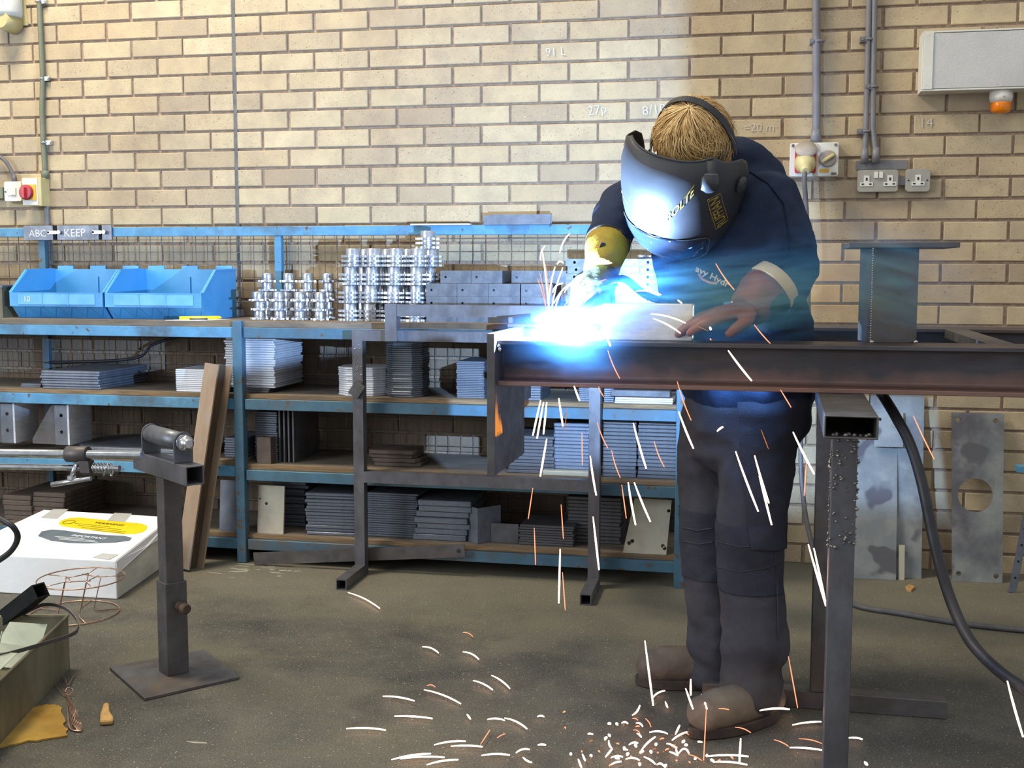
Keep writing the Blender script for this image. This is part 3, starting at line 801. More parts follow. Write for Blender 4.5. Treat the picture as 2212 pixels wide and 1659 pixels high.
for x in (-.895, -.688): b.box(x-.007, x+.007, -.0712, -.0642, 1.2125, 1.2705)
b.build('slot_shade', M['void'], t)
for x in (-.900, -.695):
    b = MB(); b.box(x-.022, x+.018, -.082, -.074, 1.236, 1.249); b.cyl((x+.03, -.086, 1.243), (x+.03, -.068, 1.243), .008); b.bar((x+.014, -.078, 1.243), (x+.034, -.078, 1.246), .006, .008); b.box(x-.022, x-.014, -.082, -.068, 1.238, 1.247)
    b.build('toggle_clip', M['chrome'], t)
text_mesh('chalk_word', 'KEEP', .046, frame((-.805, -.0705, 1.239), (1, 0, .02), (-.05, 0, 1)), M['chalk'], t, .0002)
text_mesh('chalk_word', 'ABC', .042, frame((-.975, -.0705, 1.238), (1, 0, 0), (0, 0, 1)), M['tape'], t, .0002)

b = MB(); b.tube(bez([(-.98, -.052, .70), at(285, 775, -.052), at(330, 745, -.052), at(400, 724, -.052), at(500, 713, -.052), at(600, 712, -.052)], 8), .006, 8)
tag(b.build('slack_cable', M['cable']), 'black cable arching along the mesh behind the second shelf', 'cable')
# ------------------------------------------------------------------ things fixed to the brick wall
def onplane(px, py, p0, n):
    d = ray(px, py); t = (V(p0)-V(CAM)).dot(n)/d.dot(n); return V(CAM) + d*t
def rbox(b, x0, x1, z0, z1, y0, y1, r=.008):
    """box with rounded corners seen from the front"""
    pts = []
    for cx, cz, a0 in ((x1-r, z0+r, -90), (x1-r, z1-r, 0), (x0+r, z1-r, 90), (x0+r, z0+r, 180)):
        for k in range(5):
            a = math.radians(a0 + 22.5*k); pts.append((cx+r*math.cos(a), y0, cz+r*math.sin(a)))
    b.prism(pts, (0, y1-y0, 0))

# left side: drab conduit, isolator, spur, bulkhead
t = thing('cable_conduit', 'drab green conduit running down the wall to the red isolator', 'conduit', (-.965, -.015, 1.5))
b = MB(); pth = bez([(-.963, -.016, 3.1), (-.963, -.016, 2.19), (-.961, -.016, 1.90), (-.970, -.016, 1.72), (-.966, -.016, 1.47)], 6); b.tube(pth, .0105, 10); b.cyl((-.966, -.016, 1.468), (-.966, -.016, 1.50), .016); b.build('pipe', M['conduit_green'], t)
b = MB(); b.tube(bez([(-.966, -.016, 1.355), (-.964, -.016, 1.27), (-.955, -.016, 1.10), (-.953, -.016, .92)], 6), .0105, 10); b.build('pipe', M['conduit'], t)
for z in (2.185, 1.875, 1.615):
    b = MB(); b.box(-.956, -.932, -.018, -.002, z-.008, z+.008); b.cyl((-.938, -.026, z), (-.938, -.014, z), .006, n=8); b.tube([(-.978, -.006, z), (-.976, -.022, z), (-.966, -.028, z), (-.956, -.022, z), (-.955, -.01, z)], .004, 6); b.build('saddle_clip', M['chrome'], t)
t = thing('rotary_isolator', 'cream isolator switch with a red rotary knob on the wall', 'switch', (-1.0, -.03, 1.35))
b = MB(); b.box(-1.043, -.957, -.062, 0, 1.352, 1.468); b.build('enclosure', [M['cream_plastic']], t, .002)
b = MB(); b.box(-1.042, -.972, -.0645, -.0622, 1.356, 1.465); b.build('front_plate', M['white_plastic'], t)
b = MB(); b.box(-1.042, -.978, -.068, -.0646, 1.376, 1.440); b.build('yellow_surround', M['yellow_plate'], t)
b = MB(); b.lathe((-1.020, -.068, 1.408), (0, -1, 0), [(.031, 0), (.031, .008), (.027, .011), (.027, .012)], 24); b.build('knob', M['red_dark'], t)
b = MB(); b.cbox((-1.022, -.086, 1.406), (.012, .018, .046)); b.build('knob_grip', M['red_plastic'], t, .002)
t = thing('fused_spur', 'white fused switch plate left of the red isolator', 'switch', (-1.107, -.03, 1.37))
b = MB(); rbox(b, -1.148, -1.067, 1.374, 1.456, -.036, 0); b.build('box', M['white_plastic'], t, .001)
b = MB(); b.box(-1.130, -1.090, -.039, -.036, 1.398, 1.430); b.box(-1.113, -1.091, -.042, -.039, 1.400, 1.428); b.build('switch_rocker', M['white_plastic'], t)
b = MB(); [b.cyl((x, -.0375, 1.414), (x, -.035, 1.414), .004, n=10) for x in (-1.141, -1.073)]; b.build('screws', M['wire'], t)
b = MB(); b.tube(bez([(-1.30, -.03, 1.545), (-1.20, -.03, 1.565), (-1.145, -.03, 1.545), (-1.112, -.025, 1.49), (-1.106, -.02, 1.452)], 8), .008, 8); b.cyl((-1.107, -.02, 1.452), (-1.108, -.022, 1.486), .012, .009)
tag(b.build('flex_cable', M['cable_grey']), 'grey cable curving in from the left to the white spur', 'cable')
b = MB(); b.box(-1.24, -1.160, -.03, 0, 1.385, 1.435); tag(b.build('junction_box', M['conduit_green'], None, .003), 'small drab box at the left edge beside the spur', 'box')
t = thing('bulkhead_lamp', 'yellowed bulkhead lamp at the top left of the wall', 'lamp', (-1.10, 0, 2.09))
b = MB(); b.prism([(-1.20, -.006, 2.095), (-1.028, -.006, 2.095), (-1.045, -.006, 2.30), (-1.20, -.006, 2.30)], (0, .006, 0)); b.cyl((-1.09, -.10, 2.105), (-1.09, -.006, 2.105), .035, .045, 16); b.build('base', M['cream_plastic'], t)
b = MB(); b.lathe((-1.09, -.05, 2.12), (0, 0, 1), [(.055, 0), (.06, .02), (.06, .15), (.05, .18)], 20); b.build('lens', M['white_plastic'], t)

# right side conduits
def conduit(name, lab, x0, x1, zb, r, clips, extra=None, m='conduit'):
    t = thing(name, lab, 'conduit', (x0, -.02, zb))
    b = MB(); b.tube([(x1, -.024, 3.1), (x1, -.024, 2.05), (x0, -.024, zb+.12), (x0 + (extra or 0), -.024, zb+.03), (x0 + (extra or 0), -.024, zb)], r, 12)
    b.cyl((x0+(extra or 0), -.024, zb-.004), (x0+(extra or 0), -.024, zb+.05), r*1.45, r*1.2, 12)
    b.build('pipe', M[m], t)
    for z in clips:
        b = MB(); b.box(x0-.030, x0+.002, -.034, -.001, z-.009, z+.009); b.cyl((x0-.022, -.040, z), (x0-.022, -.034, z), .006, n=8); b.tube([(x0-r-.003, -.012, z), (x0-r-.002, -.03, z), (x0, -.030-r*.6, z), (x0+r+.002, -.03, z), (x0+r+.003, -.012, z)], .005, 6); b.build('saddle_clip', M[m], t)
conduit('cable_conduit', 'thick grey conduit running down to the red industrial socket', 2.143, 2.131, 1.546, .0145, (1.905,))
conduit('cable_conduit', 'left grey conduit of the close pair above the twin socket', 2.315, 2.312, 1.476, .010, (1.905, 1.585), -.002)
conduit('cable_conduit', 'right grey conduit of the close pair above the twin socket', 2.338, 2.330, 1.478, .010, (1.74,), .014)

t = thing('industrial_socket', 'white box with red industrial socket, plug and rotary switch', 'socket', (2.137, -.03, 1.43))
b = MB(); rbox(b, 2.053, 2.222, 1.427, 1.546, -.055, 0, .007); b.build('enclosure', M['white_plastic'], t, .002)
b = MB(); rbox(b, 2.070, 2.145, 1.439, 1.536, -.064, -.055, .008); b.build('socket_flange', M['red_plastic'], t, .001)
b = MB(); b.lathe((2.108, -.080, 1.520), (0, -.75, .66), [(.001, -.004), (.037, -.004), (.039, 0), (.037, .006), (.001, .007)], 24); b.build('flip_lid', M['grey_lid'], t)
b = MB(); b.lathe((2.106, -.062, 1.480), (0, -.9, -.42), [(.036, 0), (.036, .03), (.029, .05), (.022, .055), (.019, .085), (.012, .10)], 20); b.build('plug', M['cream_plastic'], t)
b = MB(); b.lathe((2.184, -.055, 1.489), (0, -1, 0), [(.030, 0), (.030, .006), (.026, .009)], 24); b.build('switch_dial', M['grey_lid'], t)
b = MB(); b.cbox((2.184, -.070, 1.489), (.052, .014, .012), Matrix.Rotation(-.55, 4, 'Y')); b.build('switch_handle', M['cream_plastic'], t, .003)
b = MB(); b.box(2.156, 2.190, -.0562, -.055, 1.440, 1.453); b.build('caution_sticker', M['yellow_plate'], t)
b = MB(); [b.cyl((x, -.058, z), (x, -.054, z), .005, n=10) for x in (2.063, 2.211) for z in (1.537,)]; b.box(2.198, 2.216, -.0562, -.055, 1.431, 1.440); b.build('screws', M['wire'], t)

def uk_outlet(b, cx, cz, y):
    b.box(cx-.0095, cx+.0095, y-.003, y, cz, cz+.024); b.box(cx-.022, cx+.022, y-.003, y, cz-.014, cz)
def uk_holes(b, cx, cz, y):
    b.box(cx-.003, cx+.003, y-.0036, y-.001, cz+.006, cz+.016)
    for s in (-1, 1): b.box(cx+s*.013-.004, cx+s*.013+.004, y-.0036, y-.001, cz-.009, cz-.004)
t = thing('twin_socket', 'metal double mains socket with two white switches on the wall', 'socket', (2.36, -.02, 1.37))
b = MB(); rbox(b, 2.291, 2.430, 1.371, 1.449, -.030, 0, .010); b.build('plate', M['socket_metal'], t, .001)
for x in (2.322, 2.402):
    b = MB(); uk_outlet(b, x, 1.405, -.030); b.build('outlet_face', M['white_plastic'], t)
    b = MB(); uk_holes(b, x, 1.405, -.0305); b.build('pin_holes', M['black'], t)
for x in (2.354, 2.371):
    b = MB(); b.cbox((x, -.033, 1.430), (.013, .008, .022)); b.build('rocker_switch', M['white_plastic'], t, .001)
t = thing('single_socket', 'metal single mains socket right of the double one', 'socket', (2.496, -.02, 1.37))
b = MB(); rbox(b, 2.455, 2.538, 1.370, 1.450, -.030, 0, .012); b.build('plate', M['socket_metal'], t, .001)
b = MB(); uk_outlet(b, 2.497, 1.405, -.030); b.build('outlet_face', M['white_plastic'], t)
b = MB(); uk_holes(b, 2.497, 1.405, -.0305); [b.cyl((x, -.0315, 1.41), (x, -.029, 1.41), .003, n=8) for x in (2.465, 2.528)]; b.build('pin_holes', M['black'], t)
b = MB(); b.box(2.286, 2.462, -.006, .002, 1.452, 1.484); b.box(2.430, 2.456, -.016, .002, 1.395, 1.425)
tag(b.build('back_plate', M['conduit']), 'dark mounting strip behind the double socket', 'plate')

t = thing('light_fitting', 'large white wall light with a ribbed diffuser, top right', 'light', (2.8, -.05, 1.72))
x0, x1, z0, z1, y = 2.492, 3.35, 1.715, 1.905, -.10
b = MB(); b.box(x0, x1, y, 0, z0-.006, z0); b.box(x0, x1, y, 0, z1, z1+.006); b.box(x0-.004, x0, y, 0, z0-.006, z1+.006); b.box(x1, x1+.004, y, 0, z0-.006, z1+.006); b.box(x0, x1, -.02, 0, z0, z1)
b.box(x0, x0+.032, y-.003, y+.01, z0, z1)
b.build('housing', M['white_plastic'], t, .001)
b = MB(); b.box(x0+.032, x1-.01, y+.001, y+.02, z0+.002, z1-.002); b.build('diffuser', M['diffuser'], t)
t = thing('warning_beacon', 'amber and white beacon lamp hanging under the wall light', 'beacon', (2.756, -.055, 1.71))
b = MB(); b.lathe((2.757, -.055, 1.7088), (0, 0, -1), [(.038, 0), (.038, .018), (.039, .020), (.034, .04)], 24); b.build('base', M['white_plastic'], t)
b = MB(); b.lathe((2.757, -.055, 1.6688), (0, 0, -1), [(.034, 0), (.0345, .006), (.033, .026), (.026, .034), (.010, .037)], 24); b.build('lens', M['amber'], t)

# ------------------------------------------------------------------ plates leaning on the wall at the right
slab('hole_plate', 'grey stained plate with a large round hole leaning on the wall', 'plate', [(2.645, -.15, 0), (2.813, -.14, 0), (2.818, -.03, .588), (2.640, -.03, .586)], .008, 'wall_plate', [(.47, .51, .060), (.13, .045, .009), (.88, .04, .009), (.13, .955, .009), (.88, .955, .009)])
slab('stained_plate', 'narrow stained plate leaning on the wall behind the trestle', 'plate', [(2.29, -.19, 0), (2.452, -.178, 0), (2.457, -.06, .48), (2.295, -.06, .48)], .007, 'wall_plate', [(.08, .46, .006)])
slab('stained_plate', 'tall dull plate leaning behind the narrow stained plate', 'plate', [(2.36, -.140, 0), (2.543, -.138, 0), (2.546, -.022, .66), (2.36, -.022, .66)], .007, 'wall_plate')
slab('stained_plate', 'small grey plate with one hole above the narrow plate', 'plate', [(2.372, -.085, .462), (2.472, -.082, .462), (2.472, -.055, .585), (2.372, -.055, .585)], .006, 'wall_plate', [(.2, .78, .006)])
b = MB(); b.prism([(2.462, -.165, 0), (2.482, -.165, 0), (2.482, -.142, .12), (2.462, -.142, .12)], (0, -.005, 0)); tag(b.build('metal_strip', M['plate_pale']), 'short pale strip leaning beside the narrow plate', 'strip')
t = thing('leg_stand', 'perforated grey leg stand leaning at the right edge', 'stand', (2.83, -.26, 0))
b = MB(); P0 = V((2.822, -.262, 0)); P1 = V((2.90, -.17, .42)); b.bar(P0, P1, .026, .006, (.3, -1, 0)); b.build('leg', M['steel'], t)
b = MB()
for k in range(7):
    c = P0.lerp(P1, .12+.13*k); b.cyl(c+V((0, -.0045, 0)), c+V((0, .0, 0)), .004, n=8)
b.build('perforation_shade', M['void'], t)
b = MB(); b.box(2.835, 2.95, -.20, -.15, .405, .425); b.build('top_bracket', M['blue_paint'], t)

# ------------------------------------------------------------------ tubes: hollow square section
def rhs(b, p0, p1, w, h, th=.0035, up=(0, 0, 1)):
    p0, p1 = V(p0), V(p1); d = (p1-p0).normalized(); u = V(up); u = (u - d*u.dot(d)).normalized(); r = d.cross(u)
    def loop(p, a, c): return [b.bm.verts.new(p + r*(sx*a) + u*(sy*c)) for sx, sy in ((-1, -1), (1, -1), (1, 1), (-1, 1))]
    o0, i0 = loop(p0, w/2, h/2), loop(p0, w/2-th, h/2-th); o1, i1 = loop(p1, w/2, h/2), loop(p1, w/2-th, h/2-th)
    for k in range(4):
        j = (k+1) % 4
        b._f([o0[k], o0[j], o1[j], o1[k]]); b._f([i0[j], i0[k], i1[k], i1[j]])
        b._f([o0[j], o0[k], i0[k], i0[j]]); b._f([o1[k], o1[j], i1[j], i1[k]])

# stand with two feet in front of the rack
def h_stand():
    t = thing('tube_stand', 'grey square-tube H stand with two feet in front of the rack', 'stand', (1.0, -.5, 0))
    y = -.505; s = .038
    for x in (.576, 1.420):
        b = MB(); rhs(b, (x, y, .0385), (x, y, .8435), s, s, up=(0, 1, 0)); b.build('upright', M['steel_tube'], t)
        b = MB(); rhs(b, (x+.004, -.725, .0192), (x, y+.02, .0192), s, s); b.build('foot', M['steel_tube'], t)
    b = MB(); rhs(b, (.557, y, .862), (1.439, y, .862), s, .037); b.build('top_bar', M['steel_tube'], t)
    b = MB(); rhs(b, (.595, y, .358), (1.401, y, .358), s, .040); b.build('cross_bar', M['steel_tube'], t)
    rnd = random.Random(2); b = MB()
    for k in range(34):
        z = .64 + rnd.random()**.8*.19; x = .576 + rnd.uniform(-.016, .016); r = rnd.uniform(.0012, .0032)
        b.lathe((x, y-.019, z), (0, -1, 0), [(r, 0), (r*.8, r*.6), (r*.2, r)], 6)
    b.build('weld_spatter', M['spatter'], t)
h_stand()
b = MB(); mm = Matrix.Translation(V((.578, -.534, .672))) @ Matrix.Rotation(.62, 4, 'Y') @ Matrix.Rotation(.1, 4, 'X'); b.box(-.021, .021, -.009, .003, -.027, .027, mm); b.box(-.006, .006, .003, .009, -.03, -.012, mm)
tag(b.build('clip_plate', M['plate_dull'], None, .001), 'small tilted plate stuck on the stand left upright', 'plate')
t = thing('tube_bracket', 'square-tube bracket fixed in front of the stand top bar', 'bracket', (.71, -.55, .85))
b = MB(); rhs(b, (.714, -.546, .846), (.714, -.546, .974), .042, .042, up=(0, 1, 0)); b.box(.694, .734, -.566, -.526, .973, .975); b.build('upright', M['steel_tube'], t)
b = MB(); rhs(b, (.736, -.546, .953), (1.55, -.546, .953), .038, .040); b.build('rail', M['steel_tube'], t)
b = MB(); b.bar((.70, -.452, .896), (1.38, -.452, .896), .022, .018); b.build('rear_angle', M['rust_dark'], t)

# ------------------------------------------------------------------ the fabricated beam frame
def ibeam(b, x0, x1, y, z0, z1, w, tf=.010, tw=.007, r=.011):
    prof = []
    def side(s):
        q = [(s*w/2, z0), (s*w/2, z0+tf)]
        for k in range(5):
            a = PI/2*k/4; q.append((s*(tw/2 + r - r*math.sin(a)), z0+tf + r - r*math.cos(a)))
        for k in range(5):
            a = PI/2*k/4; q.append((s*(tw/2 + r - r*math.cos(a)), z1-tf - r + r*math.sin(a)))
        q += [(s*w/2, z1-tf), (s*w/2, z1)]
        return q
    R = side(1); L = side(-1)[::-1]
    b.prism([(x0, y+p, z) for p, z in R + L], (x1-x0, 0, 0))
t = thing('welded_girder', 'dark welded steel girder frame lying across the trestle at waist height', 'girder', (2.0, -1.65, .82))
BY, BZ0, BZ1 = -1.655, .8215, .929
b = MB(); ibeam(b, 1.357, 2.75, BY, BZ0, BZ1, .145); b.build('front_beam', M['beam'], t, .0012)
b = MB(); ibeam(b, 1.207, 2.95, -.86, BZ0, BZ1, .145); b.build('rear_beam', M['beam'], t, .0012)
b = MB(); b.box(1.337, 1.356, -1.752, -1.40, .607, .946); b.build('end_plate', M['steel_dark'], t, .0012)
b = MB(); b.box(1.190, 1.206, -.845, -.552, .66, .946); b.build('end_plate', M['steel_dark'], t, .0012)
b = MB(); b.box(2.475, 2.535, -1.60, -.92, .905, .9285); b.build('cross_member', M['steel_dark'], t)
b = MB(); cx0, cx1, cy0, cy1 = 2.198, 2.303, -1.613, -1.508
rot = Matrix.Rotation(.20, 3, 'Z'); cc = V(((cx0+cx1)/2+.004, (cy0+cy1)/2, 0)); rhs(b, cc + V((0, 0, .9292)), cc + V((0, 0, 1.146)), .105, .105, .005, up=rot @ V((0, 1, 0))); b.build('column_stub', M['steel_dark'], t, .001)
b = MB(); b.box(2.158, 2.395, -1.66, -1.42, 1.1462, 1.158); b.build('cap_plate', M['steel_dark'], t, .001)
b = MB()
rnd = random.Random(9)
for k in range(40):
    z = .93 + .215*k/39; b.lathe(cc + rot @ V((-.0527, -.0527, 0)) + V((rnd.uniform(-.0005, .0005), 0, z)), (-.5, -.85, 0), [(.0017, -.001), (.0016, .0008), (.0006, .0016)], 6)
for x in (-.050, .050): b.lathe(cc + rot @ V((x, -.055, 0)) + V((0, 0, .932)), (0, 0, 1), [(.006, -.003), (.005, .002), (.002, .004)], 8)
for x, z in ((1.360, .916), (1.362, .908)): b.lathe((x, BY-.074, z), (0, -1, 0), [(.007, -.002), (.005, .002), (.002, .004)], 8)
b.build('weld_bead', M['chrome'], t)
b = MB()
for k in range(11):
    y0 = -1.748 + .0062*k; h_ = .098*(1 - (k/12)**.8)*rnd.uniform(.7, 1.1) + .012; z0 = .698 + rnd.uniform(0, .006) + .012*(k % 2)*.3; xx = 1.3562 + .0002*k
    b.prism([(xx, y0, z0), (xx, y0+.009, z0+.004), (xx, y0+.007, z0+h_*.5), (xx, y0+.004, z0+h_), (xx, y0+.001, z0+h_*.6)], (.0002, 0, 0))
b.build('emissive_orange_patch', M['orange_emit'], t)  # flame-shaped orange emissive patch on the end plate
t = thing('tube_workpiece', 'pale box-section stub being welded on the front beam', 'workpiece', (1.6, -1.65, .93))
wx0, wx1 = at(1205, 735, -1.69).x, at(1494, 735, -1.69).x
b = MB(); rhs(b, (wx0+.10, -1.628, .9295+.043), (wx1, -1.628, .9295+.043), .070, .086, .004); b.build('tube', M['plate_bright'], t, .002)

# trestle on the right
def trestle():
    t = thing('trestle', 'dark steel trestle carrying the right end of the beam frame', 'trestle', (2.14, -1.7, 0))
    b = MB(); rhs(b, (2.139, -2.13, .7985), (2.150, -1.44, .7985), .100, .045, .0035); b.build('top_tube', M['steel_dark'], t, .0015)
    b = MB(); rhs(b, (2.137, -1.985, .006), (2.137, -1.985, .7755), .05, .05, up=(0, 1, 0)); b.build('front_leg', M['steel_tube'], t, .0015)
    b = MB(); rhs(b, (2.132, -1.472, .046), (2.132, -1.472, .7755), .05, .05, up=(0, 1, 0)); b.build('rear_leg', M['steel_dark'], t, .0015)
    b = MB(); rhs(b, (1.84, -1.472, .0228), (2.432, -1.472, .0228), .045, .0445); b.build('foot_bar', M['steel_dark'], t, .0015)
    b = MB(); rhs(b, (2.137, -2.3, .0030), (2.137, -1.80, .0030), .06, .005, .001); b.build('base_strip', M['steel_dark'], t)
    rnd = random.Random(4); b = MB()
    for k in range(150):
        z = .775 - rnd.random()**1.1*.24; s = rnd.random()
        if s < .45: c = (2.137 + rnd.uniform(-.024, .024), -2.0105, z); ax = (0, -1, .2)
        elif s < .75: c = (2.1115, -2.008 + rnd.uniform(0, .02), z); ax = (-1, -.4, .2)
        else: c = (2.1625, -2.008 + rnd.uniform(0, .02), z); ax = (1, -.4, .2)
        r = rnd.uniform(.0015, .0055)*(.6 + .4*rnd.random()); b.lathe(c, ax, [(r, -.001), (r*.8, r*.7), (r*.2, r*1.3)], 6)
    b.build('weld_spatter', M['spatter'], t); b = MB()
    for k in range(14):
        r = rnd.uniform(.002, .006); b.lathe((2.137 + rnd.uniform(-.03, .04), -2.125 + rnd.uniform(0, .03), .780), (0, 0, 1), [(r, 0), (r*.7, r*.7), (r*.2, r)], 6)
    b.build('weld_spatter', M['spatter'], t)
trestle()

# ------------------------------------------------------------------ roller stand
def roller_stand():
    t = thing('roller_stand', 'dark adjustable roller stand on a square floor plate', 'stand', (.43, -1.61, 0))
    C = V((.429, -1.606, 0)); d = V((.79, -.613, 0)).normalized(); n = V((-d.y, d.x, 0)); zz = V((0, 0, 1))
    def L(a, c, z): return C + d*a + n*c + zz*z
    b = MB(); P = [V((.238, -1.61, 0)), V((.452, -1.802, 0)), V((.619, -1.604, 0)), V((.420, -1.416, 0))]
    b.prism([p + zz*.0005 for p in P], (0, 0, .008)); b.build('base_plate', M['plate_dull'], t, .001)
    b = MB(); rhs(b, L(0, 0, .0088), L(0, 0, .262), .060, .060, .005, up=n); b.box(0, 0, 0, 0, 0, 0) if False else None; b.build('outer_sleeve', M['steel_dark'], t, .001)
    b = MB(); rhs(b, L(0, 0, .05), L(0, 0, .5445), .049, .049, .004, up=n); b.build('inner_post', M['steel_dark'], t, .001)
    b = MB(); b.lathe(L(.030, .006, .198), d, [(.013, 0), (.013, .012), (.009, .012), (.009, .03)], 12); b.lathe(L(.058, .006, .198), d, [(.014, 0), (.014, .018), (.010, .022)], 12); b.build('lock_bolt', M['rust_dark'], t)
    b = MB(); rhs(b, L(-.175, 0, .570), L(.165, 0, .570), .050, .050, .004); b.build('head_channel', M['steel_tube'], t, .001)
    for a in (-.112, .094):
        b = MB(); pts = [L(a, -.026, .5952), L(a, .026, .5952)]
        for k in range(9):
            q = PI*k/8; pts.append(L(a, .026*math.cos(q), .648 + .028*math.sin(q)))
        b.prism(pts, d*.006); b.build('bearing_bracket', M['steel'], t, .0006)
    b = MB(); b.cyl(L(-.104, 0, .648), L(.092, 0, .648), .025, n=24); b.build('roller', M['steel'], t)
    b = MB(); b.lathe(L(.1005, 0, .648), d, [(.021, 0), (.021, .003)], 20); b.lathe(L(.104, 0, .648), d, [(.021, 0), (.021, .013), (.018, .015)], 6, False); b.lathe(L(.119, 0, .648), d, [(.018, 0), (.018, .006), (.0125, .008), (.0125, .014), (.010, .016)], 16); b.build('axle_nut', M['chrome'], t)
roller_stand()

# rusty column leaning on the rack
def leaning_column():
    base = V((-.062, -.575, 0.004)); top = V((.024, -.475, .745)); d = (top-base).normalized()
    f = V((-.35, -.94, 0)); f = (f - d*f.dot(d)).normalized(); s = d.cross(f)*-1   # f: flange normal toward the viewer's left
    t = thing('rusty_column', 'rusty H-section column leaning against the rack', 'column', base)
    w, dp, tf = .070, .075, .007
    def pr(nm, u0, u1, v0, v1, m):
        b = MB(); P = []
        for e in (base, top):
            for u, v in ((u0, v0), (u1, v0), (u1, v1), (u0, v1)): P.append(e + s*u + f*v)
        b.hexa(P); b.build(nm, M[m], t, .0008)
    pr('flange', -w/2, w/2, dp/2-tf, dp/2, 'rust'); pr('flange', -w/2, w/2, -dp/2, -dp/2+tf, 'rust'); pr('web', -.004, .004, -dp/2+tf, dp/2-tf, 'rust_dark')
leaning_column()
b = MB(); p0, p1 = at(548, 1200, -.475), at(1004, 1191, -.475); P0 = V((p0.x, -.475, .024)); P1 = V((p1.x, -.475, .098)); dd = (P1-P0).normalized(); uu = V((-dd.z, 0, dd.x))*.023
b.holed([P0-uu, P1-uu, P1+uu, P0+uu], [(P1-dd*.022, .008)], (0, .006, 0)); tag(b.build('flat_bar', M['steel_dark']), 'long dark flat bar with a hole sloping along the rack foot', 'bar')

# sash clamp at the left edge
def sash_clamp():
    y = -1.75
    t = thing('sash_clamp', 'steel sash clamp with two bars and a sliding jaw', 'clamp', (.1, y, 0))
    b = MB(); b.cyl((-.55, y, .603), (.437, y, .625), .0115, n=14); b.build('bar', M['chrome'], t)
    b = MB(); b.cyl((-.55, y+.004, .566), (.37, y+.004, .588), .0082, n=12); b.build('rod', M['chrome'], t)
    b = MB(); b.cyl((.225, y, .6205), (.285, y, .622), .021, n=18); b.prism([(.262, y-.014, .612), (.292, y-.014, .606), (.296, y-.014, .575), (.268, y-.014, .575)], (0, .028, 0)); b.build('sliding_jaw', M['steel_dark'], t, .001)
    b = MB(); pts = []
    for k in range(61): a = k*2*PI/10; pts.append((.295 + .055*k/60, y+.004+.0125*math.cos(a), .5865+.0125*math.sin(a)))
    b.tube(pts, .0018, 6); b.build('spring', M['chrome'], t)
    b = MB(); b.cyl((.258, y-.012, .600), (.248, y-.02, .566), .006, n=10); b.lathe((.249, y-.02, .568), (-.1, -.05, -1), [(.012, 0), (.012, .009)], 6, False); b.build('clamp_screw', M['chrome'], t)
    b = MB(); b.cyl((.196, y-.03, .545), (.300, y-.015, .563), .0065, n=10); b.build('tommy_bar', M['chrome'], t)
    b = MB(); b.cyl((.343, y-.004, .603), (.330, y-.006, .568), .003, n=8); b.tube([(.350, y, .60), (.354, y, .58), (.350, y, .568), (.345, y, .573)], .0025, 6); b.build('split_pin', M['chrome'], t)
    b = MB(); rhs(b, (-.45, y, 0.001), (-.45, y, .553), .04, .04, up=(0, 1, 0)); b.box(-.60, -.30, y-.15, y+.15, .0005, .006); b.box(-.47, -.43, y-.03, y+.03, .553, .562); b.build('support_post', M['steel_dark'], t)
sash_clamp()

